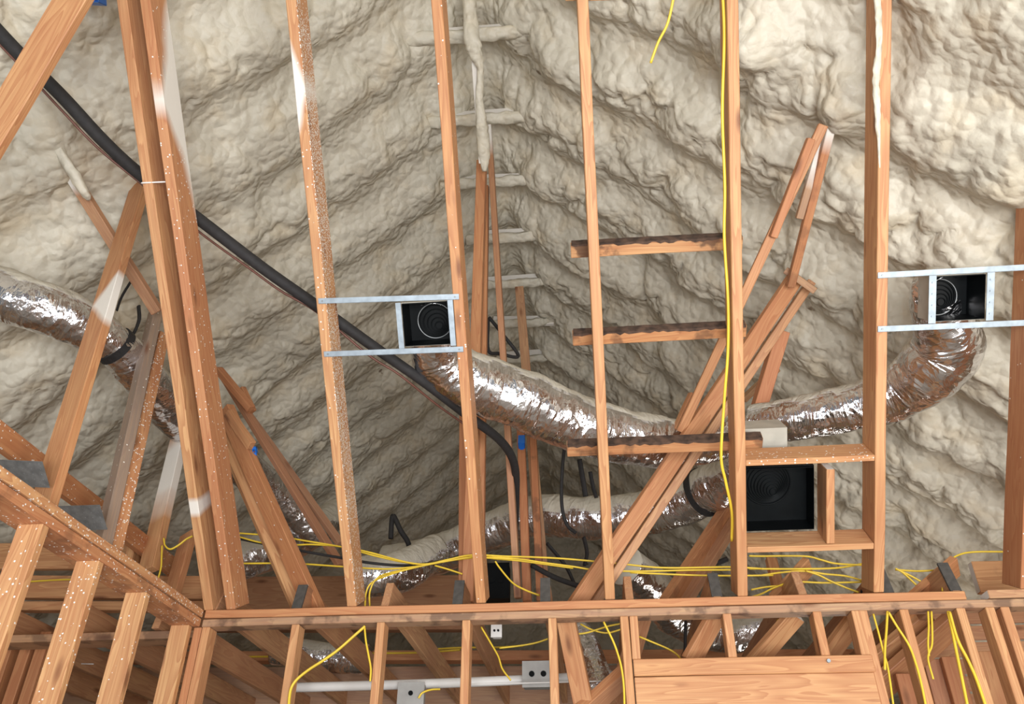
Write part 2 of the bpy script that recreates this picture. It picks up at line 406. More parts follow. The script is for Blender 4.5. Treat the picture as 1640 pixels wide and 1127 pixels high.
# ---------------------------------------------------------------- roof underside in spray foam
def foam_height(Y, S, side):
    """bulge inward from the roof deck; Y along the ridge, S down the slope, side -1..1 left/right"""
    rough = 0.55 + 0.45 * side
    wx = (fbm(Y * 2.1, S * 2.1, 11) - 0.5) * 0.35; wy = (fbm(Y * 2.1 + 9, S * 2.1, 21) - 0.5) * 0.35
    u = Y + wx; v = S + wy
    ph = ((Y + 0.10 * (fbm(Y * 1.3, S * 1.7, 31) - 0.5) * 2 - 3.77) / 0.61 + 0.5) % 1.0 - 0.5
    raf = 0.5 + 0.5 * np.cos(2 * np.pi * ph)
    h = 0.042 * raf * (0.15 + 1.7 * fbm(Y * 1.5, S * 1.1, 41))
    h = h + 0.13 * (fbm(u * 1.2, v * 1.2, 51) - 0.5) * (0.6 + 1.2 * rough)
    lump = 0.35 + 0.65 * np.clip(raf * 1.2 + fbm(Y * 1.6, S * 1.6, 61) - 0.35, 0, 1)
    h = h + (0.012 + 0.085 * rough) * worley(u * 3.6, v * 4.4, 71) * lump
    h = h + (0.008 + 0.045 * rough) * worley(u * 7.5 + 3 * wy, v * 9.5 - 3 * wx, 81) * lump
    h = h + (0.005 + 0.022 * rough) * worley(u * 16 + 5 * wx, v * 18 + 5 * wy, 91) * (0.3 + 0.7 * lump)
    return h
def roof():
    dy = ds = 0.016
    Y = np.concatenate([np.arange(-2.6, 7.0, dy), np.arange(7.0, 11.6, 0.03)])
    S = np.arange(-5.5, 5.5, ds)
    YY, SS = np.meshgrid(Y, S, indexing='ij')
    k = 0.7071
    rr = 0.30                                       # the foam rounds off under the ridge
    aS = np.sqrt(SS * SS + rr * rr) - rr * 0.6
    side = np.clip(SS / 0.6, -1, 1) * 0.5 + 0.5
    nearer = np.clip((7.5 - YY) / 4.0, 0, 1)
    h = foam_height(YY, SS + 20, side * (0.45 + 0.55 * nearer)) + 0.05
    h = h * (0.45 + 0.55 * np.clip(np.abs(SS) / 0.5, 0, 1))
    sm = lambda a, b, x: (lambda t: t * t * (3 - 2 * t))(np.clip((x - a) / (b - a), 0, 1))
    wob = 0.5 * (fbm(YY * 1.6, SS * 1.6, 101) - 0.5)
    shelf = sm(2.75, 3.05, SS + wob) * (1 - sm(2.62, 2.85, YY + wob))
    h = h * (1 - 0.5 * shelf) - 0.12 * np.exp(-((YY - 1.95) / 0.3)**2 - ((SS - 2.56) / 0.22)**2)
    h = h + 0.13 * sm(2.85, 3.15, SS + wob) * (1 - sm(2.62, 2.85, YY + wob))          # thick overspray shelf near the room
    for (y0, s0, ry, rs_, a) in ((2.15, 2.05, 0.20, 0.17, 0.13), (2.42, 2.28, 0.13, 0.12, 0.13), (3.9, 3.45, 0.30, 0.28, 0.10), (4.9, 3.9, 0.4, 0.3, 0.10)):
        h = h + a * np.exp(-((YY - y0) / ry)**2 - ((SS - s0) / rs_)**2)
    nx = -np.clip(SS / 0.35, -1, 1) * k; nz = -np.sqrt(1 - nx * nx)
    kx = np.where(SS < 0, 0.745, k); kz = np.where(SS < 0, 0.667, k)
    X = RIDGE_X + SS * kx + nx * h; Z = RIDGE_Z - aS * kz + nz * h
    P = np.stack([X, YY, Z], -1)
    return struct(grid_object('ceiling', P, FOAM, flip=False))
roof()

def back_wall():
    X = np.arange(-4.6, 3.6, 0.02); Z = np.arange(2.6, 6.75, 0.02)
    XX, ZZ = np.meshgrid(X, Z, indexing='ij')
    h = foam_height(XX + 30, ZZ, 0.25 + 0 * XX) * 0.9
    P = np.stack([XX, 11.4 - h, ZZ], -1)
    return struct(grid_object('wall_back', P, FOAM, flip=False))
back_wall()

def plain_wall(name, x0, x1, y0, y1, z0, z1, mat):
    bm = bmesh.new(); box_bm(bm, x0, x1, y0, y1, z0, z1); return struct(finish(name, bm, mat))
plain_wall('floor', -5, 4.2, -3.2, 11.8, -0.12, 0.0, CONCRETE)
plain_wall('wall_left', -4.45, -4.3, 2.0, 11.6, 0.0, 2.95, SHEATH)
plain_wall('wall_right', 3.35, 3.5, 2.5, 11.6, 0.0, 2.95, SHEATH)
plain_wall('wall_far', -4.45, 3.5, 11.5, 11.65, 0.0, 2.75, SHEATH)

UPZ = Vector((0, 0, 1)); XX = Vector((1, 0, 0)); YY = Vector((0, 1, 0))

# ---------------------------------------------------------------- sloped ceiling joists
W2 = 0.16
def joist(x_left, up_len, label, z_off=0.0, lift=0.0, group='sloped ceiling joists', y_shift=0.0, x_top=0.0, **kw):
    foot = Vector((x_left + 0.023, WALL_Y + y_shift, PLATE_Z)) + CN * (W2 / 2 + lift)
    # level cut on the plate: the upper edge runs on past the lower edge
    foot += CD * 0.0
    t = math.tan(SLOPE)
    a = foot - CD * (W2 / 2 * t * 0.30)
    top = foot + CD * up_len + XX * x_top
    return lumber('ceiling_joist', a, top, CN, W2, 0.046, label, 'joist', group, cut_a=-t * 0.30, **kw)
SPY = 22.0
JX = [JOIST_X0 + 0.61 * k for k in range(0, 8)]
joist(-1.862, 3.6, 'sloped joist nearest the wall corner, pale narrow one strapped with a white tie', x_top=-0.04, red=0.0, spray_at=0.55, spray_len=0.05)
joist(-1.752, 3.6, 'reddish sloped joist beside the corner joist, white overspray near its top', x_top=-0.05, red=0.45, specks=0.07, spray_at=2.42, spray_len=0.30, spray_z=-9.0)
joist(JX[1] - 0.012, 3.3, 'sloped joist thickly dotted with foam specks, left end of the small register straps', x_top=0.0, red=0.1, specks=1.0, speck_side=1.0, spray_at=2.42, spray_len=0.15, spray_y=SPY)
joist(JX[2], 3.3, 'sloped joist running just right of the small left register box', specks=0.015, red=0.05)
joist(JX[3], 3.3, 'slim sloped joist carrying the left ends of the three cross blocks', red=0.0)
joist(JX[4], 3.3, 'sloped joist with a yellow cable stapled down its left side', red=0.0)
jf = joist(JX[5], 3.3, 'sloped joist whose upper length is edged with crusty white foam', red=0.15)
joist(JX[6] + 0.03, 2.2, 'short sloped joist rising into the foam at the far right', red=0.45, specks=0.01)

# white foam crust along the joist in the foam
def foam_blob(name, pts, rads, parent=None, label=None, seg=14, seed=3, amp=0.35, flat=1.0):
    rg = random.Random(seed); pts = [Vector(p) for p in pts]; o0 = pts[0].copy()
    path = [p - o0 for p in smooth_path(pts, 12)]
    rr = np.interp(np.linspace(0, 1, len(path)), np.linspace(0, 1, len(rads)), rads)
    tab = np.random.RandomState(seed).rand(len(path) + 2, seg)
    tab = (tab + np.roll(tab, 1, 0) + np.roll(tab, 1, 1)) / 3
    bm = bmesh.new(); tube_bm(bm, path, 0.05, seg, flat, True, lambda i, d, a: rr[i] * (1 - amp / 2 + 1.6 * amp * (tab[i, int(round(a / (2 * math.pi) * seg)) % seg] - 0.25)))
    o = finish(name, bm, FOAM, smooth=True, mtx=Matrix.Translation(o0))
    md = o.modifiers.new('soft', 'SUBSURF'); md.levels = 1; md.render_levels = 1
    if parent is not None:
        o.parent = parent; o.matrix_basis = parent.matrix_basis.inverted() @ Matrix.Translation(o0)
    if label: o['label'] = label
    return o
crust = foam_blob('foam_crust', [on_c(1404, -10, -0.004), on_c(1408, 60, -0.004), on_c(1403, 130, -0.004), on_c(1406, 190, -0.004), on_c(1409, 270, 0.0)], [0.016, 0.013, 0.017, 0.012, 0.003], jf, 'white crusty foam edge', amp=0.6, flat=0.7)

# ---------------------------------------------------------------- wall plates and studs
FRONT = WALL_Y
def bx(name, x0, x1, y0, y1, z0, z1, label, cat, group=None, **kw):
    """lumber lying along its longest side"""
    dx, dy, dz = x1 - x0, y1 - y0, z1 - z0; c = Vector(((x0+x1)/2, (y0+y1)/2, (z0+z1)/2))
    m = max(dx, dy, dz)
    if m == dx: a, b, side, wd, th = Vector((x0, c.y, c.z)), Vector((x1, c.y, c.z)), UPZ, dz, dy
    elif m == dy: a, b, side, wd, th = Vector((c.x, y0, c.z)), Vector((c.x, y1, c.z)), UPZ, dz, dx
    else: a, b, side, wd, th = Vector((c.x, c.y, z0)), Vector((c.x, c.y, z1)), YY, dy, dx
    return lumber(name, a, b, side, wd, th, label, cat, group, **kw)
PT = PLATE_Z
bx('top_plate', LEFT_X + 0.005, on_y(1548, 955, FRONT).x, FRONT, FRONT + 0.089, PT - 0.038, PT, 'upper member of the double wall plate under the joist ends', 'plate', red=0.25)
bx('top_plate', LEFT_X - 0.0, 3.0, FRONT + 0.002, FRONT + 0.091, PT - 0.077, PT - 0.0415, 'lower member of the double plate, blackened by wear marks in the middle', 'plate', red=0.0, stain=0.6, weather=0.5)
bx('top_plate', on_y(1583, 950, FRONT).x, 3.0, FRONT + 0.001, FRONT + 0.09, PT - 0.037, PT + 0.001, 'short dark-stained upper plate piece at the far right end', 'plate', stain=0.9, weather=0.3)
bx('top_plate', -4.2, LEFT_X - 0.002, FRONT + 0.06, FRONT + 0.20, PT - 0.115, PT - 0.077, 'weathered plate running on left behind the corner of the side wall', 'plate', weather=0.35, stain=0.5)
bx('top_plate', LEFT_X - 0.14, LEFT_X, 0.2, FRONT - 0.003, PT - 0.036, PT, 'upper speckled plate of the side wall running to the corner', 'plate', specks=0.30, red=0.1)
bx('top_plate', LEFT_X - 0.142, LEFT_X - 0.004, 0.2, FRONT - 0.002, PT - 0.078, PT - 0.040, 'lower stained plate of the side wall, carrying the slanting studs', 'plate', specks=0.12, red=0.4, stain=0.35)
ZP = PT - 0.077
def stud_at(px, label, y0=FRONT + 0.001, py=1003, wd=0.089, th=0.038, z1=ZP, z0=0.05, grp='studs under the wall plate', **kw):
    x = on_y(px, py, y0).x
    return bx('wall_stud', x, x + th, y0, y0 + wd, z0, z1, label, 'stud', grp, **kw)
stud_at(466, 'first full stud right of the corner, with yellow cable stapled low down')
stud_at(603, 'wall stud below the looped yellow cable, between two slanting rafters')
stud_at(740, 'wall stud standing under the register joist near the middle')
stud_at(878.5, 'narrow wall stud left of the header panel, beside the white pipe')
stud_at(994, 'tall king stud against the left end of the header panel')
stud_at(1381, 'king stud against the right end of the header panel', red=0.15)
stud_at(1448, 'first stud right of the header with loose yellow cables beside it')
stud_at(1540, 'second stud right of the header, lit pale along its front edge')
stud_at(1588, 'third stud right of the header near the picture edge')
stud_at(1612, 'last wall stud at the right edge, close beside its neighbour', red=0.2)
hx0 = on_y(1013.5, 1052, FRONT).x; hx1 = on_y(1397, 1052, FRONT).x
zh = on_y(1200, 1052, FRONT).z
for px, lab in ((1009, 'short cripple doubled against the left king stud above the header'), (1160, 'lone short cripple above the middle of the header panel'), (1306, 'short cripple above the header where the bolt is'), (1369, 'short cripple against the right king stud above the header')):
    stud_at(px, lab, z0=zh + 0.001, grp='cripples above the header', red=0.1)
hd = thing('door_header', Vector(((hx0 + hx1) / 2, FRONT + 0.045, zh - 0.33)), 'wide pale timber header panel with a light strip along its top', 'header')
def part_box(name, parent, x0, x1, y0, y1, z0, z1, **kw):
    p = Vector(parent.location)
    o = bx(name, x0, x1, y0, y1, z0, z1, '', '', **kw)
    o.parent = parent; o.matrix_basis = Matrix.Translation(-p) @ o.matrix_basis
    return o
part_box('top_strip', hd, hx0, hx1, FRONT - 0.004, FRONT + 0.085, zh - 0.072, zh, red=0.0)
part_box('panel', hd, hx0, hx1, FRONT + 0.003, FRONT + 0.088, zh - 0.36, zh - 0.073, stain=0.0)
bm = bmesh.new(); p0 = on_y(1327, 1058, FRONT - 0.01) - hd.location
tube_bm(bm, [p0 + Vector((0, 0.01, 0)), p0 + Vector((0, -0.006, 0))], 0.008, 12)
finish('bolt_head', bm, GALV, hd)

# studs of the side wall, receding towards the corner
def side_stud(px, py, label, grp='studs of the side wall', x=None, th=0.038, **kw):
    xx = LEFT_X if x is None else x
    y = on_x(px, py, xx).y
    return bx('wall_stud', xx - 0.10, xx - 0.006, y, y + th, 0.05, PT - 0.079, label, 'stud', grp, **kw)
side_stud(68, 850, 'near stud of the side wall, topmost and leftmost under its plate', specks=0.06)
side_stud(156, 912, 'second stud of the side wall, bold grain dotted with foam drops', specks=0.08)
side_stud(233, 963, 'third stud of the side wall, nearest the corner studs', specks=0.05)
side_stud(-25, 790, 'foremost stud of the side wall, cut by the left picture edge')
xc = LEFT_X
bx('wall_stud', xc - 0.13, xc - 0.04, FRONT - 0.045, FRONT - 0.007, 0.05, ZP - 0.002, 'golden corner stud at the inside corner of the two walls', 'stud', 'corner studs')
bx('wall_stud', xc - 0.036, xc + 0.002, FRONT + 0.003, FRONT + 0.09, 0.05, ZP - 0.002, 'reddish stud packed left in the wall corner', 'stud', 'corner studs', red=0.4)
bx('wall_stud', xc + 0.006, xc + 0.044, FRONT + 0.002, FRONT + 0.091, 0.05, ZP - 0.002, 'reddish outer corner stud at the start of the back wall', 'stud', 'corner studs', red=0.3)

# ---------------------------------------------------------------- blocks, register frame
def c_board(name, p, q, off, wd, th, label, cat, side=None, group=None, **kw):
    a, b = on_c(p[0], p[1], off), on_c(q[0], q[1], off)
    return lumber(name, a, b, side if side is not None else CD, wd, th, label, cat, group, **kw)
g = 'cross blocks on two joists'
tilt = (CD - CN * 0.40)
c_board('cross_block', (914, 400), (1188, 386), 0.172, 0.062, 0.045, 'uppermost of the three cross blocks, bark along its top edge and a big knot', 'block', tilt, g, stain=0.75)
c_board('cross_block', (917, 541), (1194, 527), 0.172, 0.062, 0.045, 'middle one of the three bark-edged cross blocks', 'block', tilt, g, stain=0.55)
c_board('cross_block', (908, 718), (1220, 706), 0.172, 0.066, 0.045, 'lowest and longest of the three cross blocks, above the wooden register frame', 'block', tilt, g, stain=0.5)
c_board('cross_block', (905, -9), (1000, -12), 0.172, 0.05, 0.045, 'sliver of a cross block at the top picture edge', 'block', tilt, g, stain=0.6)

BARK = simple('dark_bark', (0.035, 0.02, 0.013), 0.85, 0.0, -2.0, 26, bmp=0.5)
for o in [o for o in COL.objects if o.name.startswith('cross_block')]:
    xs = [v.co.x for v in o.data.vertices]; zs = [v.co.z for v in o.data.vertices]; ys = [v.co.y for v in o.data.vertices]
    bm = bmesh.new(); L = max(xs); n = 40; z0 = max(zs) - 0.001; rg = random.Random(o.name)
    lo = min(ys) + 0.001; hi = max(ys) - 0.001; rows = []
    for i in range(n + 1):
        x = 0.004 + (L - 0.008) * i / n; k = rg.uniform(0, 0.014)
        rows.append([bm.verts.new((x, lo, z0 - k)), bm.verts.new((x, lo - 0.0035, z0 - k)), bm.verts.new((x, lo - 0.003, z0 + 0.004)), bm.verts.new((x, hi + 0.002, z0 + 0.004 + rg.uniform(0, 0.002))), bm.verts.new((x, hi + 0.003, z0 - 0.004)), bm.verts.new((x, hi, z0 - 0.004))])
    for p_, q_ in zip(rows, rows[1:]):
        for k in range(6): bm.faces.new((p_[k], p_[(k + 1) % 6], q_[(k + 1) % 6], q_[k]))
    bm.faces.new(rows[0]); bm.faces.new(rows[-1][::-1]); bmesh.ops.recalc_face_normals(bm, faces=bm.faces)
    finish('bark_edge', bm, BARK, o)['label'] = 'dark bark left along the edge'

def plane_block(p, q, label, th=0.038, dep=0.14, parent=None, name='frame_block', **kw):
    """edge-on block whose narrow face is in the joists' lower plane"""
    a, b = on_c(*p), on_c(*q)
    return lumber(name, a + CN * dep / 2, b + CN * dep / 2, CN, dep, th, label, 'block', **kw)
xe = JX[4] + 0.046; xf = JX[5]
def along(xa, xb, py, th=0.029, dep=0.14, **kw):
    a = on_c(1195, py); b = on_c(1395, py)
    ya = a + (b - a) * 0
    T = (CN + CD * 0.10).normalized(); A = Vector((xa, ya.y, ya.z)) + T * (dep / 2 + 0.003); B = Vector((xb, A.y, A.z))
    return lumber('frame_block', A, B, T, dep, th, kw.pop('label'), 'block', 'blocks framing the large register', **kw)
along(xe + 0.001, xf - 0.001, 742, label='upper cross block of the large register frame, dusted with foam crumbs', red=0.05, specks=0.10)
along(xe + 0.001, xf - 0.001, 881.5, label='lower cross block of the large register frame', red=0.05)
a = on_c(1331, 752) ; b = on_c(1331, 871)
lumber('frame_block', Vector((a.x, a.y, a.z)) + CN * 0.074, Vector((a.x, b.y, b.z)) + CN * 0.074, CN, 0.14, 0.036, 'upright stub between the two blocks of the large register frame', 'block', 'blocks framing the large register', red=0.1)

# ---------------------------------------------------------------- register boxes
ROTC = Matrix((XX, -CD, CN)).transposed()           # local x right, y down the slope, z up through the framing
def local_box(bm, x0, x1, y0, y1, z0, z1): return box_bm(bm, x0, x1, y0, y1, z0, z1)
def register(p, wpx, label, straps, depth=0.17, flange=0.024, shell=BEIGE, ring=0.09, ribs=5, ring_c=(0, 0), flanges=True):
    """open duct box: p is the centre pixel's point on the joist plane, wpx its half sizes in metres"""
    hx, hy = wpx
    t = thing('register_box', p, label, 'register box', 'register boxes', ROTC)
    bm = bmesh.new(); T = 0.003
    for args in ((-hx-T, -hx, -hy-T, hy+T, 0.02, depth), (hx, hx+T, -hy-T, hy+T, 0.02, depth), (-hx, hx, -hy-T, -hy, 0.02, depth), (-hx, hx, hy, hy+T, 0.02, depth), (-hx-T, hx+T, -hy-T, hy+T, depth, depth+T)):
        box_bm(bm, *args)
    finish('box_shell', bm, shell, t)
    bm = bmesh.new(); e = 0.003
    for args in ((-hx+0.001, -hx+e, -hy+0.001, hy-0.001, 0.004, depth-0.002), (hx-e, hx-0.001, -hy+0.001, hy-0.001, 0.004, depth-0.002), (-hx+e, hx-e, -hy+0.001, -hy+e, 0.004, depth-0.002), (-hx+e, hx-e, hy-e, hy-0.001, 0.004, depth-0.002), (-hx+e, hx-e, -hy+e, hy-e, depth-0.006, depth-0.002)):
        box_bm(bm, *args)
    finish('black_liner', bm, BLACK, t)
    # round collar opening with the coiled duct behind
    cxx, cyy = ring_c
    circ = lambda r, z: [Vector((cxx + r*math.cos(a), cyy + r*math.sin(a), z)) for a in [2*math.pi*k/48 for k in range(49)]]
    bm = bmesh.new(); tube_bm(bm, circ(ring, depth - 0.012), 0.0028, 6, caps=False)
    c = finish('duct_collar', bm, DULL if ribs < 7 else BLACK, t, smooth=True)
    bm = bmesh.new()
    for k in range(ribs):
        tube_bm(bm, [v + Vector((0.004 * k, 0.006 * k, 0)) for v in circ(ring * (0.90 - 0.85 * k / ribs), depth - 0.011)], 0.0024, 6, caps=False)
    finish('coil_rib', bm, BLACK, c, smooth=True)
    if flanges:
        for s in (-1, 1):
            bm = bmesh.new(); x0 = s * (hx + 0.001); x1 = s * (hx + 0.001 + flange)
            box_bm(bm, min(x0, x1), max(x0, x1), -hy - 0.006, hy + 0.006, -0.004, 0.0)
            for j in range(4):
                yy = -hy + (j + 0.5) * hy / 2
                tube_bm(bm, [Vector(((x0+x1)/2, yy, -0.0045)), Vector(((x0+x1)/2, yy, -0.007))], 0.004, 8)
            finish('nailing_flange', bm, GALV, t)
    return t
def strap(p, q, label, group='metal hanger straps'):
    a, b = on_c(*p, -0.006), on_c(*q, -0.006)
    t = thing('hanger_strap', a, label, 'strap', group)
    L = (b - a).length; M = frame(Vector((0, 0, 0)), b - a, CD)
    bm = bmesh.new(); box_bm(bm, 0, L, -0.0012, 0.0012, -0.0125, 0.0125)
    box_bm(bm, 0, L, -0.0012, 0.012, -0.0125, -0.0105)          # folded lip
    o = finish('metal_strip', bm, GALV, t, mtx=M)
    for x in (0.018, L - 0.018):
        bm = bmesh.new(); tube_bm(bm, [Vector((x, -0.004, 0)), Vector((x, 0.004, 0))], 0.0045, 8)
        finish('nail', bm, DULL, o)
    return t
pc = on_c(682, 519)
u1 = (on_c(719, 519) - on_c(645, 519)).length / 2
register(pc, (u1, u1 * 0.93), 'small black-lined register box between the second and third joists, left', None, ring=u1 * 0.78, ring_c=(0.016, 0.005))
pc = on_c(1539, 477)
u2 = (on_c(1579, 477) - on_c(1499, 477)).length / 2
register(pc, (u2, u2 * 0.94), 'small black-lined register box at far right held by bluish straps', None, ring=u2 * 0.78, flange=0.03, ring_c=(-0.025, 0.01))
strap((510, 482), (735, 475), 'upper metal strap of the left register box, crossing the specked joist')
strap((519, 567), (742, 559), 'lower metal strap of the left register box, over the duct neck')
strap((1406, 441), (1660, 427), 'upper metal strap of the far right register box')
strap((1406, 527), (1660, 516), 'lower metal strap of the far right register box, over the foil elbow')
pc = on_c(1250, 800); u3 = (on_c(1306, 800) - on_c(1194, 800)).length / 2; v3 = (on_c(1250, 750) - on_c(1250, 850)).length / 2
big = register(pc, (u3 - 0.004, v3), 'large black register box set in the wooden block frame', None, depth=0.125, ring=u3 * 0.70, ribs=9, ring_c=(-0.035, -0.045), flanges=False, shell=BLACK)
hood = bmesh.new(); box_bm(hood, -u3 * 0.75, u3 * 0.62, -v3 - 0.12, v3, 0.245, 0.40)
finish('plenum_hood', hood, BEIGE, big)

# ---------------------------------------------------------------- foil ducts
def cp(*pts): return [on_c(x, y, o) for x, y, o in pts]
def neck(px, py, *offs): return [on_c(px, py, 0) + CN * o for o in offs]
duct(neck(682, 519, 0.176, 0.25) + cp((700, 568, 0.40), (748, 606, 0.46), (838, 640, 0.52), (930, 680, 0.58), (1030, 704, 0.66), (1110, 708, 0.72), (1185, 692, 0.80)),
     [0.080, 0.095, 0.130, 0.148, 0.155, 0.152, 0.142, 0.125, 0.110], 'shiny foil duct sagging from the left register box towards the middle braces', seed=3)
duct(neck(1539, 477, 0.176, 0.24) + cp((1518, 548, 0.36), (1492, 588, 0.42), (1440, 628, 0.52), (1365, 652, 0.60), (1285, 668, 0.68), (1205, 680, 0.80)),
     [0.085, 0.105, 0.155, 0.155, 0.135, 0.120, 0.115, 0.105], 'foil duct elbow curling from the far right register box back to the middle', seed=7)
duct([on_y(1195, 745, 4.5), on_y(1150, 775, 4.75), on_y(1100, 800, 4.95), on_y(1030, 822, 5.1), on_y(940, 830, 5.2), on_y(860, 826, 5.3), on_y(790, 850, 5.45), on_y(700, 888, 5.6), on_y(620, 905, 5.7)],
     [0.11, 0.15, 0.15, 0.145, 0.145, 0.145, 0.14, 0.14, 0.14], 'grey foil duct running level behind the middle posts', straps=(0.19,), dust=0.38, seed=11)
duct([on_y(-230, 350, 2.72), on_y(-70, 440, 2.85), on_y(30, 480, 2.95), on_y(110, 508, 3.1), on_y(180, 550, 3.3), on_y(235, 610, 3.6), on_y(290, 672, 4.0), on_y(380, 740, 4.5), on_y(450, 800, 4.9), on_y(510, 860, 5.2)],
     [0.130, 0.130, 0.130, 0.130, 0.105, 0.115, 0.125, 0.12, 0.11, 0.10], 'dull purplish foil duct crossing behind the left braces, cinched by a black strap', straps=(0.455,), dust=-0.05, seed=15)
duct([on_y(360, 905, 5.0), on_y(430, 880, 5.2), on_y(500, 850, 5.5), on_y(540, 820, 5.8)], [0.13, 0.14, 0.13, 0.11], 'short foil duct stub in the dark behind the left rafters', dust=0.3, seed=19)
duct([on_y(925, 1015, 4.6), on_y(945, 1060, 4.5), on_y(965, 1110, 4.4)], [0.085, 0.085, 0.085], 'foil duct dropping steeply below the plate near the white pipe', dust=-0.3, seed=23)
duct([on_y(1000, 905, 4.9), on_y(1045, 940, 5.2), on_y(1080, 985, 5.5), on_y(1150, 1012, 5.7), on_y(1230, 1005, 5.7)], [0.12, 0.13, 0.13, 0.13, 0.13], 'crumpled foil duct low behind the plate and cripples', dust=0.35, seed=27)
duct([on_y(700, 880, 5.1), on_y(640, 915, 4.9), on_y(560, 925, 4.8)], [0.11, 0.13, 0.12], 'crumpled foil duct lying under the yellow cable bundle left of the middle', dust=0.4, seed=31)
duct([on_y(440, 1040, 5.85), on_y(520, 1052, 5.85), on_y(590, 1056, 5.85)], [0.10, 0.10, 0.10], 'dim foil duct seen between the slanting rafters below the plate', dust=0.1, seed=33)

# ---------------------------------------------------------------- ridge: ties, hanging posts
tg = 'foam-covered ties under the ridge'
for i, (yy, wl, wr, lab) in enumerate(((3.10, -.44, .42, 'nearest ridge tie buried in foam at the top of the picture'), (3.77, -.40, .40, 'second ridge tie with bare reddish wood showing at its end'), (4.38, -.30, .38, 'third ridge tie sagging with foam beside the split post'), (4.99, -.30, .42, 'fourth ridge tie, wide pale bar across the ridge'), (5.60, -.25, .33, 'fifth ridge tie above the grey upright post'), (6.20, -.25, .33, 'sixth ridge tie deep in the ridge'), (6.82, -.25, .35, 'farthest ridge tie just above the foil duct'))):
    z = 6.20 - (0.03 if i > 2 else 0)
    t = lumber('ridge_tie', (RIDGE_X + wl, yy, z), (RIDGE_X + wr, yy + 0.02, z + rnd.uniform(-.03, .03)), UPZ, 0.10, 0.038, lab, 'tie', tg, red=0.5, weather=0.3, spray_at=0.35, spray_len=0.9)
    foam_blob('foam_coat', [(RIDGE_X + wl * 1.15, yy - 0.01, z - 0.035), (RIDGE_X - 0.1, yy - 0.015, z - 0.05), (RIDGE_X + wr * 0.55, yy - 0.01, z - 0.045), (RIDGE_X + wr * 0.95, yy, z - 0.03)], [0.05, 0.045, 0.05, 0.02], t, None, seed=40 + i, amp=0.5, flat=0.8)
kp = lumber('hanging_post', on_y(752, -40, 2.80), on_y(773, 262, 3.62), YY, 0.07, 0.045, 'hanging post under the ridge completely coated in white foam', 'post', None, spray_at=0.7, spray_len=3)
foam_blob('foam_coat', [on_y(751, -40, 2.77), on_y(753, 30, 2.95), on_y(758, 75, 3.06), on_y(769, 110, 3.16), on_y(768, 160, 3.30), on_y(772, 205, 3.44), on_y(775, 245, 3.56), on_y(776, 275, 3.64)], [0.050, 0.046, 0.058, 0.022, 0.026, 0.042, 0.045, 0.015], kp, None, seed=77, amp=0.3)
def yb(name, p, q, side, wd, th, label, cat='brace', group=None, **kw):
    """p, q = (px, py, Y)"""
    return lumber(name, on_y(*p), on_y(*q), side, wd, th, label, cat, group, **kw)
yb('ridge_post', (772, 262, 3.75), (750, 965, 4.15), XX, 0.062, 0.089, 'orange post leaning left under the ridge, seen behind the third joist', 'post', red=0.35)
yb('ridge_post', (783, 205, 3.80), (830, 958, 4.5), XX, 0.038, 0.089, 'reddish post leaning right under the ridge, tip in the foam', 'post', red=0.25, weather=0.25, spray_at=0.0, spray_len=0.25)
yb('ridge_post', (832, 462, 5.2), (872, 955, 5.0), XX, 0.070, 0.06, 'upright post right of the ridge line, grey at the top and hung below the tie', 'post', red=0.1, weather=0.35)
yb('ridge_post', (778, 300, 3.95), (768, 960, 4.35), XX, 0.045, 0.06, 'second thin post tucked behind the left-leaning ridge post', 'post', red=0.3)
yb('ridge_post', (832, 640, 4.8), (845, 965, 4.7), XX, 0.05, 0.089, 'red-brown post below the foil duct holding the blue outlet box', 'post', red=0.6)
yb('ridge_post', (852, 660, 4.9), (866, 965, 4.8), XX, 0.045, 0.089, 'dark knotted post just right of the blue outlet box', 'post', red=0.5, stain=0.5)
yb('ridge_post', (745, 610, 4.2), (744, 965, 4.2), XX, 0.06, 0.05, 'narrow strip of post left of and behind the third joist', 'post', red=0.5)

# ---------------------------------------------------------------- big braces
VW = Vector((0, -0.6, 0.8))
def face_side(p, q):
    """width direction lying across the line of the board, roughly facing down the room"""
    d = (q - p).normalized(); return d.cross(Vector((0, -0.55, -0.83))).normalized()
def brace(p, q, wd, th, label, cat='brace', turn=0.0, group=None, name='roof_brace', **kw):
    a = on_y(*p); b = q if isinstance(q, Vector) else on_y(*q); s = face_side(a, b); d = (b - a).normalized()
    s = Matrix.Rotation(turn, 3, d) @ s
    return lumber(name, a, b, s, wd, th, label, cat, group, **kw)
brace((1276, 442, 3.45), (918, 975, 4.05), 0.085, 0.038, 'long reddish brace slanting across the right half, its head under the foam', red=0.35)
brace((1298, 452, 3.52), (946, 975, 4.12), 0.045, 0.06, 'paler twin brace along the lower side of the long slanting one', weather=0.15, turn=0.3)
brace((1318, 200, 2.62), (1090, 690, 3.75), 0.045, 0.038, 'thin light brace rising from the duct to the right foam slope', red=0.2, turn=0.2)
brace((1298, 222, 2.66), (1238, 380, 2.98), 0.035, 0.038, 'short red block scabbed onto the upper end of the thin brace', red=0.5)
brace((1336, 180, 2.62), (1266, 458, 3.40), 0.04, 0.04, 'steep brace half dusted white that leaves the foam beside the thin brace', red=0.45, stain=0.3, spray_at=0.0, spray_len=0.2)
brace((1322, 205, 2.72), (1280, 350, 3.05), 0.035, 0.03, 'white-dusted offcut wedged behind the steep brace', weather=0.5, spray_at=0.1, spray_len=0.2)
brace((1252, 530, 3.75), (1215, 655, 3.95), 0.075, 0.06, 'orange-brown stub hanging behind the long braces over the duct', red=0.6)
brace((1258, 432, 3.38), (1306, 466, 3.42), 0.035, 0.03, 'small cap block nailed across the head of the long braces', weather=0.4)
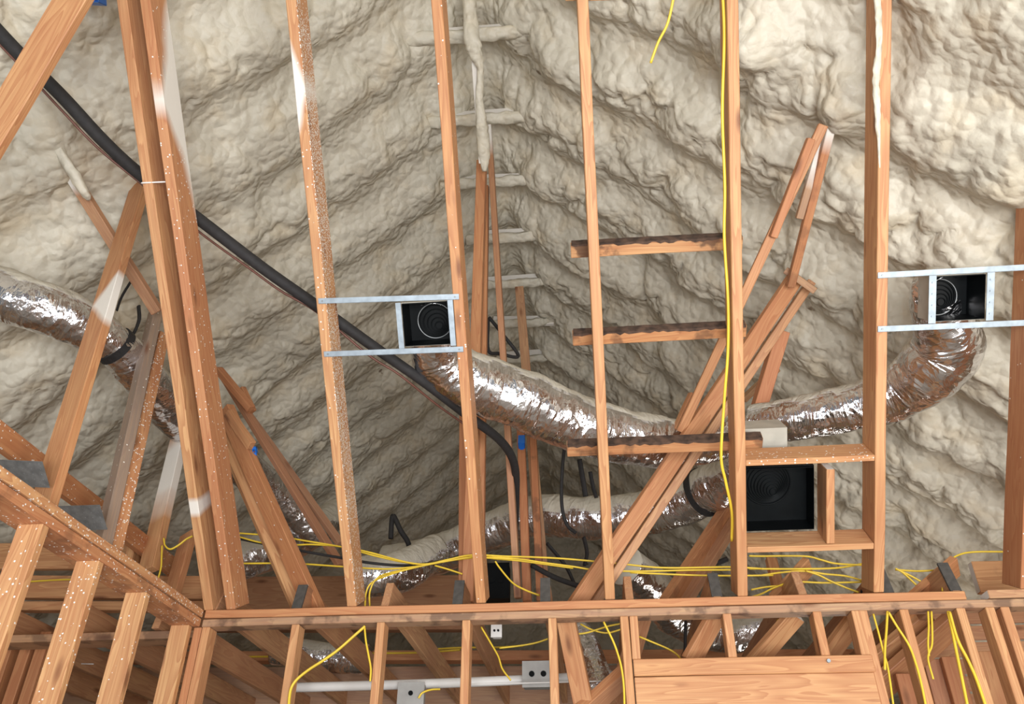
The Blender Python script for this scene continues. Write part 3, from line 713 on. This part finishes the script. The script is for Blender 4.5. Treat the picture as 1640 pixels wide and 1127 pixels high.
brace((1112, 632, 3.75), (1086, 690, 3.8), 0.06, 0.04, 'small angled block beside the foot of the thin brace', red=0.3)
brace((1245, 590, 4.6), (1190, 640, 4.6), 0.04, 0.04, 'small pale block beside the fifth joist above the duct', weather=0.3)
brace((1163, 818, 4.9), (1062, 975, 4.5), 0.11, 0.05, 'dark double brace low behind the fifth joist', red=0.3, stain=0.2)
brace((1185, 822, 4.95), (1090, 975, 4.6), 0.06, 0.06, 'darker companion of the low double brace', red=0.3, weather=0.3)
brace((1235, 895, 4.6), (1250, 960, 4.5), 0.06, 0.04, 'short orange offcut glowing under the large register frame', red=0.3)
# left
brace((362, 655, 3.9), (508, 985, 4.0), 0.095, 0.05, 'wide orange brace fanning down to the plate left of the specked joist', red=0.25, specks=0.01)
brace((346, 672, 3.95), (484, 985, 4.05), 0.04, 0.07, 'narrow pale edge board under the wide orange brace', turn=0.4)
brace((350, 590, 4.5), (545, 905, 4.5), 0.035, 0.05, 'long thin dark brace behind the wide orange one', red=0.5, weather=0.3)
brace((395, 660, 4.6), (545, 870, 4.6), 0.035, 0.05, 'lower dark brace of the bundle behind the specked joist', red=0.4, weather=0.4)
brace((350, 592, 4.3), (402, 655, 4.35), 0.045, 0.05, 'stubby block at the top of the left brace bundle', red=0.5)
brace((386, 622, 4.45), (404, 660, 4.5), 0.055, 0.04, 'tiny loose block beside the top of the brace bundle', red=0.4)
brace((366, 660, 3.85), (403, 714, 3.86), 0.055, 0.04, 'short orange block nailed on the wide brace near the blue staple', red=0.2)
brace((228, 288, 2.98), on_x(64, 828, -2.06), 0.125, 0.04, 'broad orange brace from the corner joist down to the side wall plate', red=0.15, spray_at=1.0, spray_len=0.10, spray_z=14.0, turn=0.12)
brace((250, 498, 3.45), on_x(160, 892, -2.06), 0.085, 0.05, 'weathered grey brace with foam spots behind the broad orange one', weather=0.95, specks=0.02, turn=0.25)
brace((262, 535, 3.5), on_x(184, 880, -2.04), 0.03, 0.06, 'thin speckled edge board along the weathered grey brace', red=0.3, specks=0.25, turn=0.2)
lb = brace((112, 278, 2.72), (252, 500, 3.3), 0.06, 0.04, 'slanting board whose upper end disappears under white foam, far left', red=0.2, weather=0.3, spray_at=0.0, spray_len=0.12)
foam_blob('foam_coat', [on_y(30, 150, 2.42), on_y(62, 192, 2.47), on_y(100, 250, 2.58), on_y(134, 306, 2.72), on_y(142, 320, 2.78)], [0.05, 0.045, 0.04, 0.035, 0.01], lb, 'white foam over the board', seed=91, amp=0.4, flat=0.7)
_a, _b = on_y(135, -30, 1.62), on_y(-30, 250, 1.95)
lumber('roof_brace', _a + (_a - _b) * 0.35, _b + (_b - _a) * 1.3, Matrix.Rotation(0.3, 3, (_b - _a).normalized()) @ face_side(_a, _b), 0.13, 0.04, 'heavy orange brace across the top left corner of the picture', 'brace', None, red=0.15)
brace((290, 690, 4.1), (238, 915, 3.9), 0.10, 0.05, 'brace smeared with white overspray behind the corner joists', spray_at=0.35, spray_len=0.3, red=0.1)
brace((303, 855, 4.1), (272, 965, 3.95), 0.10, 0.04, 'short leaning board ending near the plate corner', red=0.3)
# boards behind the side wall
def lboard(px, py, z, y0, y1, label, wd=0.14, **kw):
    x = on_y(px, py, y0).x
    return lumber('attic_board', (x, y0, z), (x, y1, z), UPZ, wd, 0.038, label, 'board', None, **kw)
p0, p1 = on_x(-60, 672, -2.35), on_x(285, 902, -2.35)
lumber('attic_board', (-2.35, p0.y, (p0.z + p1.z) / 2), (-2.35, p1.y, (p0.z + p1.z) / 2), UPZ, 0.10, 0.038, 'speckled board running parallel behind the side wall plate', 'board', None, specks=0.08, red=0.3)
gb = 'level boards behind the side wall'
yb('attic_board', (-120, 893, 4.35), (240, 890, 4.35), UPZ, 0.16, 0.038, 'wide upper level board seen past the side wall plate', 'board', gb, red=0.1)
yb('attic_board', (-120, 940, 4.33), (330, 942, 4.33), UPZ, 0.13, 0.05, 'second level board with a yellow cable along it', 'board', gb, red=0.1)
yb('attic_board', (-120, 972, 4.28), (330, 972, 4.28), UPZ, 0.05, 0.06, 'lowest thin level board above the dark gap left of the corner', 'board', gb, red=0.2)
yb('attic_board', (222, 858, 4.0), (206, 930, 4.0), XX, 0.045, 0.10, 'pink-edged upright board end behind the side wall plate', 'board', None)
yb('attic_board', (238, 862, 4.1), (226, 930, 4.1), XX, 0.040, 0.10, 'second upright board end just right of the pink-edged one', 'board', None, weather=0.2)
# clear-coated truss plates
for (p, q, wd, lab) in (((-10, 756, 2.62), (74, 760, 2.62), 0.115, 'dull metal connector plate at the left picture edge'), ((96, 830, 2.95), (166, 828, 2.95), 0.12, 'dull metal connector plate at the foot of the weathered brace')):
    a, b = on_y(*p), on_y(*q); M = frame(Vector((0,0,0)), b - a, face_side(a, b)); bm = bmesh.new(); L = (b - a).length
    box_bm(bm, 0, L, -0.001, 0.001, -wd/2, wd/2)
    for i in range(6):
        for j in range(5): tube_bm(bm, [Vector((L*(i+.5)/6, -0.003, wd*((j+.5)/5-.5))), Vector((L*(i+.5)/6, 0.002, wd*((j+.5)/5-.5)))], 0.0025, 5)
    tag(finish('connector_plate', bm, DULL, mtx=Matrix.Translation(a) @ M), lab, 'metal plate', 'connector plates')

# ---------------------------------------------------------------- flat ceiling joists of the room beyond, with sloped ends on the plate
fj = 'flat joists beyond the wall'
ends = [(345, 'first flat joist past the corner, receding below the plate'), (478, 'flat joist with a grey hanger end beside the wide brace'), (618, 'flat joist with a pointed orange end under the cable loop'), (733, 'flat joist ending at the black box behind the register joist'), (873, 'flat joist whose grey end stands under the leaning posts'), (1008, 'flat joist ending in a small orange upright right of the slim joist'), (1148, 'flat joist with a grey end left of the fifth joist'), (1286, 'flat joist with a peaked orange end below the register frame'), (1424, 'flat joist with a dark grey end right of the foam-edged joist'), (1533, 'flat joist with the largest dark triangular end, far right')]
ends_w = {478, 733, 873, 1148, 1424, 1533}
for px, lab in ends:
    x = on_y(px, 950, FRONT + 0.02).x
    o = lumber('flat_joist', (x, FRONT + 0.055, PT + 0.071), (x, 9.0, PT + 0.071), UPZ, 0.14, 0.038, lab, 'joist', fj, cut_a=0.55, red=0.1, weather=0.2)
    if px in ends_w:
        bm = bmesh.new(); box_bm(bm, 0, 0.012, -0.024, 0.024, -0.068, 0.078 if px < 1400 else 0.10)
        c = finish('hanger_plate' if px < 1400 else 'end_grain_block', bm, GREYWOOD, o)
        c.matrix_local = Matrix.Translation((-0.016, 0, -0.01)) @ Matrix.Rotation(0.35, 4, 'Y')
        c['label'] = 'dark grey weathered end'
for k, lab in enumerate(('flat joist nearest behind the side wall corner, seen between its studs', 'flat joist two bays left of the corner', 'flat joist three bays left of the corner', 'flat joist at the far left behind the side wall studs')):
    x = LEFT_X - 0.25 - 0.42 * k
    lumber('flat_joist', (x, FRONT + 0.055, PT + 0.0), (x, 9.0, PT + 0.0), UPZ, 0.14, 0.038, lab, 'joist', fj, cut_a=0.3, red=0.2, weather=0.2)
# slanting rafters ends and boards beyond, to the right
g2 = 'studs of the partition beyond the header'
yb('cross_beam', (330, 968, 6.2), (770, 966, 6.2), UPZ, 0.42, 0.09, 'wide brown beam crossing behind the left half of the plate', 'beam', None, red=0.25, weather=0.25)
yb('cross_beam', (120, 1054, 6.1), (1420, 1050, 6.1), UPZ, 0.07, 0.12, 'thin reddish beam crossing below the plate under yellow cables', 'beam', None, red=0.4)
yb('cross_beam', (-300, 1110, 6.25), (1010, 1108, 6.25), UPZ, 0.36, 0.05, 'dark plywood band behind the slanting joists, under the thin beam', 'beam', None, red=0.2, weather=0.55)
yb('cross_beam', (1560, 925, 4.3), (1720, 922, 4.3), UPZ, 0.16, 0.05, 'thick brown beam end behind the far right joist', 'beam', None, stain=0.2)
brace((1530, 905, 4.1), (1440, 985, 4.05), 0.11, 0.04, 'slanted rafter tail behind the far right end block', red=0.2)
brace((1295, 905, 4.2), (1240, 965, 4.15), 0.10, 0.04, 'slanted tail board crossing under the large register frame', red=0.15)
for p, q, lab in (((1148, 985, 3.98), (1105, 1060, 4.0), 'slanted board left of the lone cripple, below the plate'), ((1275, 985, 4.0), (1200, 1070, 4.2), 'slanted board right of the lone cripple, below the plate'), ((1375, 985, 4.0), (1318, 1060, 4.3), 'slanted board by the right king stud, below the plate'), ((905, 985, 3.98), (935, 1127, 4.0), 'slanted board beside the narrow stud near the white pipe')):
    brace(p, q, 0.09, 0.04, lab, 'board', name='slanted_board', red=0.1)
brace((1030, 985, 4.4), (985, 1130, 4.2), 0.10, 0.05, 'dark brace below the plate continuing behind the king stud', red=0.3, weather=0.2)
brace((1000, 1080, 4.1), (930, 1145, 4.0), 0.10, 0.05, 'low brace crossing behind the left king stud foot', red=0.3)

# partition of gapped boards beyond the right wall
tp = thing('slatted_partition', Vector((2.0, 5.0, 2.0)), 'slatted partition of brown boards with bright gaps, lower right', 'partition')
zz = 1.9; k = 0
rs = random.Random(9)
while zz < 3.0:
    bm = bmesh.new(); xx = 1.78
    while xx < 3.2:
        L = rs.uniform(0.5, 0.9)
        box_bm(bm, xx - 2.0, xx + L - 2.0 - 0.02, -0.01, 0.01, zz - 2.0, zz + 0.078 - 2.0); xx += L
    s = finish('slat', bm, SHEATH, tp); zz += 0.092
    # the wood of the slats is the same reddish fir
    s.data.materials[0] = WOOD; s['red'] = 0.35; s['weather'] = 0.2
for px, yy, lab, kw in ((1430, 4.6, 'dark leaning-looking stud just right of the right king stud, farther back', dict(red=0.4, weather=0.3)), (1510, 4.5, 'brown stud of the far partition between the yellow cables', dict(red=0.5)), (1565, 4.4, 'far partition stud left of the third near stud', dict(red=0.3)), (1480, 4.55, 'far partition stud behind the first yellow drop', dict(red=0.5, weather=0.2))):
    x = on_y(px, 1060, yy).x
    bx('partition_stud', x, x + 0.09, yy, yy + 0.038, 0.1, 2.62, lab, 'stud', g2, **kw)
brace((1540, 985, 4.2), (1405, 1105, 4.35), 0.13, 0.05, 'diagonal timber crossing behind the right hand studs', red=0.2, weather=0.1)
brace((1490, 985, 4.3), (1400, 1060, 4.4), 0.10, 0.05, 'upper diagonal timber behind the right hand studs', red=0.1)
bx('partition_stud', on_y(1435, 1080, 4.2).x, on_y(1466, 1080, 4.2).x, 4.2, 4.238, 0.1, on_y(1440, 1078, 4.2).z, 'short red stud with a visible top, right of the header', 'stud', g2, red=0.5)
# studs of another wall seen between the side wall studs, lower left
for px, lab in ((8, 'red-brown stud at the lower left picture edge'), (38, 'paired brown stud behind the side wall, left of the pair'), (62, 'paired brown stud behind the side wall, right of the pair'), (190, 'brown stud in the dark between the second and third side wall studs')):
    yy = 4.15; x = on_y(px, 1020, yy).x
    bx('partition_stud', x, x + 0.06, yy, yy + 0.09, 0.1, on_y(px, 1011, yy).z, lab, 'stud', 'studs behind the side wall', red=0.4)

# ---------------------------------------------------------------- pipe, boxes, small fittings
cable('conduit_pipe', [on_y(455, 1101, 4.4), on_y(700, 1094, 4.4), on_y(1000, 1081, 4.4)], 0.024, PVC, 'white plastic pipe running level below the plate', 'pipe', seg=16)
cable('thin_rod', [on_y(740, 1096, 4.2), on_y(980, 1090, 4.2)], 0.003, PVC, 'thin bright rod just below the white pipe', 'rod')
cable('thin_rod', [on_y(66, 1046, 4.6), on_y(104, 1046, 4.6)], 0.004, PVC, 'short white rod between side wall studs, upper one', 'rod')
cable('thin_rod', [on_y(60, 1061, 4.6), on_y(150, 1063, 4.6)], 0.003, PVC, 'short white rod between side wall studs, lower one', 'rod')
def case(name, c, sx, sy, sz, mat, label, cat, lid=True, knock=2):
    t = thing(name, c, label, cat)
    bm = bmesh.new(); box_bm(bm, -sx/2, sx/2, -sy/2, sy/2, -sz/2, sz/2)
    bmesh.ops.bevel(bm, geom=bm.edges[:], offset=0.004, segments=2, affect='EDGES')
    finish('housing', bm, mat, t)
    if lid:
        bm = bmesh.new(); box_bm(bm, -sx/2 - 0.004, sx/2 + 0.004, -sy/2 - 0.006, -sy/2 - 0.001, -sz/2 - 0.004, sz/2 + 0.004)
        f = finish('cover', bm, mat, t)
    for k in range(knock):
        x = (k - (knock-1)/2) * sx / 2.5
        bm = bmesh.new(); tube_bm(bm, [Vector((x, -sy/2 - 0.012, 0)), Vector((x, -sy/2 - 0.004, 0))], min(sx, sz) * 0.12, 12)
        finish('knockout', bm, BLACK, t)
    return t
case('junction_box', on_y(660, 1112, 4.35), 0.13, 0.06, 0.10, GREYBOX, 'grey junction box on the pipe below the plate', 'junction box', knock=1)
case('junction_box', on_y(862, 1082, 4.35), 0.15, 0.08, 0.12, GREYBOX, 'grey junction box beside the narrow stud under the plate', 'junction box', knock=2)
case('equipment_case', on_y(797, 934, 4.6), 0.14, 0.10, 0.20, BLACK, 'black equipment case standing behind the register joist foot', 'equipment')
case('pipe_fitting', on_y(796, 1012, 4.35), 0.05, 0.05, 0.06, PVC, 'small white fitting below the plate under the black equipment case', 'fitting')
def outlet(c, label, rot, s=1.0, kind='outlet_box', cat='outlet box'):
    t = thing(kind, c, label, cat, 'blue outlet boxes' if s > 0.5 else None, rot)
    bm = bmesh.new(); a, b, d, e = 0.028*s, 0.05*s, 0.06*s, 0.003
    for args in ((-a,-a+e,-b,b,0,d),(a-e,a,-b,b,0,d),(-a,a,-b,-b+e,0,d),(-a,a,b-e,b,0,d),(-a,a,-b,b,d,d+e)): box_bm(bm, *args)
    finish('housing', bm, BLUE, t)
    for s_ in (-1, 1):
        bm = bmesh.new(); box_bm(bm, -0.012, 0.012, s_*b - 0.008, s_*b + 0.008, -0.002, 0.004); finish('mounting_tab', bm, BLUE, t)
    return t
outlet(on_y(836, 712, 4.55), 'blue plastic outlet box fixed to the red-brown post', Matrix.Rotation(1.2, 3, 'X'), 0.75)
outlet(on_c(140, -8, 0.05), 'blue plastic outlet box at the top left corner on the heavy brace', ROTC @ Matrix.Rotation(0.35, 3, 'Z') @ Matrix.Rotation(1.35, 3, 'Z'))
outlet(on_y(407, 722, 3.9), 'tiny blue cable clamp at the end of the short orange block', ROTC, 0.35, 'cable_clamp', 'clamp')
# cable tie round the corner joist
pa, pb = on_c(227, 293, -0.003), on_c(266, 291, 0.02)
cable('cable_tie', [pa + CN * 0.10, pa, pa.lerp(pb, 0.5) - CN * 0.004, pb], 0.0035, TIE, 'white tie strapped round the pale corner joist', 'cable tie')

# ---------------------------------------------------------------- black line set and loose straps
cable('insulated_pipe', cp((-40, 10, 0.04), (30, 85, 0.08), (100, 155, 0.14), (165, 225, 0.20), (222, 277, 0.25), (320, 352, 0.25), (425, 432, 0.27), (508, 490, 0.28), (600, 556, 0.30), (680, 612, 0.36), (745, 662, 0.48), (802, 706, 0.75), (824, 745, 0.95), (826, 800, 1.15), (824, 860, 1.3)), 0.029, RUBBER, 'long black insulated pipe sagging diagonally behind the joists', 'pipe', seg=14, rads=[0.031, 0.031, 0.030, 0.028, 0.026, 0.024, 0.022])
cable('thin_line', cp((-40, 30, 0.04), (30, 103, 0.08), (100, 178, 0.14), (158, 238, 0.20), (225, 293, 0.26), (320, 372, 0.26), (400, 430, 0.27), (450, 466, 0.27), (508, 500, 0.28), (590, 568, 0.29), (640, 600, 0.32), (700, 648, 0.40), (760, 690, 0.52)), 0.006, COPPER, 'thin brown line trailing under the black insulated pipe', 'cable')
bk = 'loose black straps and lines'
def bcable(pts, r, lab, flat=1.0): return cable('black_line', [on_y(*p) for p in pts], r, RUBBER, lab, 'cable', bk, flat)
bcable([(905, 705, 4.6), (900, 760, 4.65), (900, 810, 4.7), (908, 840, 4.75), (922, 853, 4.8)], 0.011, 'black line hanging from the lowest cross block into a small hook')
bcable([(928, 735, 4.9), (933, 765, 4.95), (938, 795, 5.0)], 0.018, 'short wide black strap beside the slim joist', 0.3)
bcable([(945, 755, 4.95), (950, 780, 5.0), (955, 797, 5.05)], 0.014, 'second short black strap right behind the slim joist', 0.3)
bcable([(782, 510, 4.3), (782, 560, 4.35), (800, 566, 4.35), (830, 570, 4.4), (805, 535, 4.35), (783, 508, 4.3)], 0.012, 'black strap forming a triangle over the foil duct')
bcable([(626, 862, 5.2), (627, 840, 5.2), (630, 826, 5.2), (642, 850, 5.2), (654, 870, 5.2), (655, 895, 5.2)], 0.018, 'black strap bent like an arrowhead over the dim duct')
bcable([(222, 490, 3.4), (222, 515, 3.42), (205, 545, 3.42), (172, 556, 3.42)], 0.016, 'black strap cradling the left foil duct', 0.5)
bcable([(210, 450, 3.5), (195, 475, 3.5), (187, 497, 3.5)], 0.010, 'short black line behind the broad orange brace', 0.5)
bcable([(935, 860, 4.9), (940, 885, 4.9), (936, 905, 4.9)], 0.016, 'black hose end dangling under the level duct', 0.6)
bcable([(852, 905, 4.6), (890, 925, 4.55), (945, 945, 4.5), (968, 956, 4.5)], 0.016, 'black hose slanting behind the plate between the posts')
bcable([(382, 862, 4.25), (430, 872, 4.2), (500, 885, 4.2), (546, 893, 4.2), (600, 902, 4.2), (660, 905, 4.2), (720, 895, 4.2), (752, 883, 4.2)], 0.008, 'black cable running with the yellow bundle behind the joists')
bcable([(876, 870, 4.8), (905, 905, 4.8), (920, 935, 4.8)], 0.016, 'black hose dropping from the loop of the level duct', 0.6)
bcable([(1098, 995, 4.6), (1097, 1045, 4.6)], 0.022, 'wide black strap below the plate left of the lone cripple', 0.4)
bcable([(1130, 880, 4.8), (1145, 900, 4.8), (1165, 895, 4.8)], 0.016, 'black hose curl behind the fifth joist')
bcable([(1385, 925, 4.2), (1380, 948, 4.1)], 0.007, 'short black wire end at the plate by the foam-edged joist')

# ---------------------------------------------------------------- yellow cables
def ycable(pts, lab, r=0.0058, grp='yellow cables across the joists'):
    return cable('electrical_cable', pts, r, YELLOW, lab, 'cable', grp, 0.75)
def yy_(Y, *pts): return [on_y(x, y, Y) for x, y in pts]
E_ = 0.03
ycable(cp((1157, -20, E_), (1160, 60, E_), (1157, 180, E_), (1161, 300, E_), (1160, 380, E_), (1166, 480, E_), (1166, 560, E_), (1160, 640, E_), (1155, 730, 0.02), (1162, 770, E_), (1172, 820, 0.05), (1172, 866, 0.08)), 'yellow cable stapled down the side of the fifth joist', 0.0066)
ycable(cp((1082, -20, 0.10), (1070, 35, 0.12), (1054, 68, 0.14), (1042, 101, 0.15)), 'loose yellow cable end dangling at the top of the picture')
def c2(*p): return [(400 + x / 2.967, 747 + y / 2.967) for x, y in p]
def c3(*p): return [(800 + x / 2.967, 747 + y / 2.967) for x, y in p]
def c4(*p): return [(1220 + x / 2.967, 747 + y / 2.967) for x, y in p]
def c1(*p): return [(x / 2.967, 747 + y / 2.967) for x, y in p]
B = 4.05
ycable(yy_(B, (375, 853), *c2((130, 330), (250, 350), (430, 380), (560, 405), (750, 455), (850, 462), (950, 440), (1060, 420), (1246, 428))), 'uppermost yellow cable of the bundle left of the middle')
ycable(yy_(B + .02, (378, 858), *c2((60, 362), (200, 372), (300, 370), (440, 382), (580, 420), (700, 448), (780, 462))), 'yellow cable twisting under the uppermost one on the left')
ycable(yy_(B + .01, (388, 902), *c2((0, 460), (200, 460), (440, 475), (600, 485), (700, 484), (820, 470), (1000, 433), (1246, 438))), 'lower left yellow cable joining the bundle in the middle')
ycable([on_y(*q, 3.95 if i < 3 else B) for i, q in enumerate(c2((548, 668), (553, 600), (585, 548), (700, 502), (850, 465), (1060, 428)))], 'left one of the two yellow cables that turn down over the plate')
ycable([on_y(*q, 3.95 if i < 3 else B + .02) for i, q in enumerate(c2((570, 668), (572, 590), (612, 525), (720, 492), (870, 458), (1060, 432)))], 'right one of the two yellow cables that turn down over the plate')
ycable(yy_(B + .03, *c2((880, 470), (940, 487), (1010, 510))), 'short yellow cable dropping left of the register joist foot')
ycable(yy_(B, *c3((-40, 424), (0, 425), (270, 435), (560, 460), (770, 480), (1000, 478), (1110, 477), (1246, 485))), 'highest yellow cable running right from the middle')
ycable(yy_(B + .01, *c3((-60, 426), (100, 440), (200, 455), (350, 475), (450, 490), (640, 497), (900, 492), (1110, 490))), 'second yellow cable from the top running right from the middle')
ycable(yy_(B + .03, *c3((-40, 436), (100, 448), (350, 482))), 'yellow cable thickening the bundle right of the middle')
ycable(yy_(B + .02, *c3((620, 503), (900, 515), (1110, 518), (1300, 516))), 'lowest yellow cable passing behind the slim joist')
ycable(yy_(B, *c3((-20, 450), (0, 480), (60, 550), (120, 585), (190, 612))), 'yellow cable curving down to the plate by the black case')
ycable(yy_(B, *c4((-60, 424), (0, 425), (200, 425), (280, 442), (350, 460), (475, 468))), 'yellow cable arching right under the register frame')
ycable(yy_(B + .01, *c4((-60, 485), (150, 486), (350, 482), (475, 462))), 'straight yellow cable below the register frame')
ycable(yy_(B + .02, *c4((0, 516), (100, 502), (200, 496), (300, 510), (400, 520), (490, 545))), 'yellow cable sagging right behind the peaked joist end')
ycable(yy_(B + .0, *c4((210, 495), (270, 515), (330, 545), (400, 575), (460, 597))), 'yellow cable slanting down to the plate beside the foam-edged joist')
ycable(yy_(B + .03, *c4((-50, 620), (0, 604), (60, 575), (150, 548), (300, 552), (480, 548))), 'lowest yellow cable under the register frame')
ycable(yy_(B + .05, *c4((-50, 585), (20, 572), (120, 562), (200, 548))), 'faint yellow cable in front of the orange offcut')
ycable(yy_(B, *c4((635, 484), (665, 500), (700, 530), (765, 592))), 'left yellow cable of the crossing pair by the dark grey joist end')
ycable(yy_(B, *c4((640, 487), (700, 515), (760, 548), (832, 590))), 'right yellow cable of the crossing pair by the dark grey joist end')
ycable(yy_(B + .02, *c4((635, 490), (750, 496), (865, 485), (890, 450), (930, 422), (990, 407), (1100, 404), (1300, 408))), 'yellow cable climbing over the triangular joist end to the right')
ycable([on_y(*q, 3.9) for q in c4((858, 592), (862, 540), (872, 500), (885, 470))], 'yellow cable dropping beside the triangular joist end')
ycable(yy_(4.2, (-20, 936), *c1((0, 557), (240, 540), (420, 534))), 'yellow cable lying along the level boards, far left')
ycable(yy_(3.9, *c1((778, 340), (785, 375), (810, 392), (850, 372), (885, 345), (915, 330))), 'yellow cable looping out behind the corner joist')
ycable(yy_(3.88, *c1((770, 375), (768, 430), (765, 480), (748, 545))), 'yellow cable dropping onto the side wall plate')
G3 = 'yellow cables below the plate'
def yl(Y, lab, *pts, r=0.0058): return ycable([on_y(x, y, Y) for x, y in pts], lab, r, G3)
yl(3.765, 'thick yellow cable swooping left from the plate to the first stud', *c2((548, 758), (500, 800), (420, 870), (350, 920), (280, 965), (225, 1010), (198, 1050), (188, 1100), (185, 1160)), r=0.0075)
yl(3.775, 'thin yellow cable dropping from the plate beside the second stud', *c2((545, 760), (552, 830), (565, 900), (575, 960), (572, 1020)))
yl(6.0, 'dim yellow cable lying along the thin beam, left part', *c2((-150, 902), (0, 903), (250, 900), (500, 888), (760, 885), (900, 878), (1000, 870)), r=0.009)
yl(6.0, 'dim yellow cable lying along the thin beam, right part', *c2((870, 868), (1000, 860), (1180, 858), (1300, 850)), r=0.009)
yl(4.1, 'yellow cable hanging past the register joist below the plate', *c2((1100, 762), (1140, 830), (1180, 900), (1200, 960), (1240, 1015)))
yl(4.3, 'short yellow cable curling out of the grey junction box', *c2((802, 1100), (820, 1075), (860, 1060), (905, 1057)))
yl(3.77, 'yellow cable dropping from the plate along the left king stud', *c3((495, 738), (540, 830), (565, 900), (580, 960), (590, 1040), (594, 1150)))
yl(4.3, 'yellow cable strung between narrow stud and king stud, lower one', *c3((295, 798), (400, 792), (470, 772), (520, 757), (580, 745)))
yl(4.32, 'yellow cable strung between narrow stud and king stud, upper one', *c3((385, 748), (440, 775), (510, 790), (580, 772)))
yl(4.4, 'yellow cable left of the narrow stud below the white fitting', *c3((0, 862), (80, 853), (150, 842), (190, 832), (230, 818)))
yl(4.2, 'yellow cable arching above the header from the king stud', *c3((665, 808), (730, 835), (800, 865), (840, 890), (865, 920)))
yl(3.80, 'first yellow drop just right of the right king stud', *c4((530, 700), (555, 790), (578, 880), (600, 960), (625, 1130)))
yl(3.79, 'straight yellow drop between the right king stud and next stud', *c4((597, 688), (592, 780), (585, 870), (585, 965)), r=0.0075)
yl(3.78, 'yellow drop curving across behind the first right hand stud', *c4((603, 692), (640, 755), (700, 850), (735, 945), (760, 1040), (780, 1140)))
yl(3.80, 'left one of two short yellow drops right of the first right hand stud', *c4((790, 688), (793, 760), (790, 840), (795, 900)))
yl(3.80, 'right one of two short yellow drops right of the first right hand stud', *c4((806, 688), (810, 780), (808, 850), (790, 910), (815, 1010)))
yl(3.79, 'left one of the two thick yellow drops near the second right hand stud', *c4((885, 688), (905, 780), (925, 880), (950, 1000), (978, 1140)), r=0.0085)
yl(3.78, 'right one of the two thick yellow drops near the second right hand stud', *c4((892, 690), (930, 820), (980, 920), (1020, 1010), (1065, 1140)), r=0.0085)
yl(4.3, 'yellow cable glimpsed left of the slanted board above the header', *c4((78, 725), (55, 780), (30, 830), (-5, 875)))
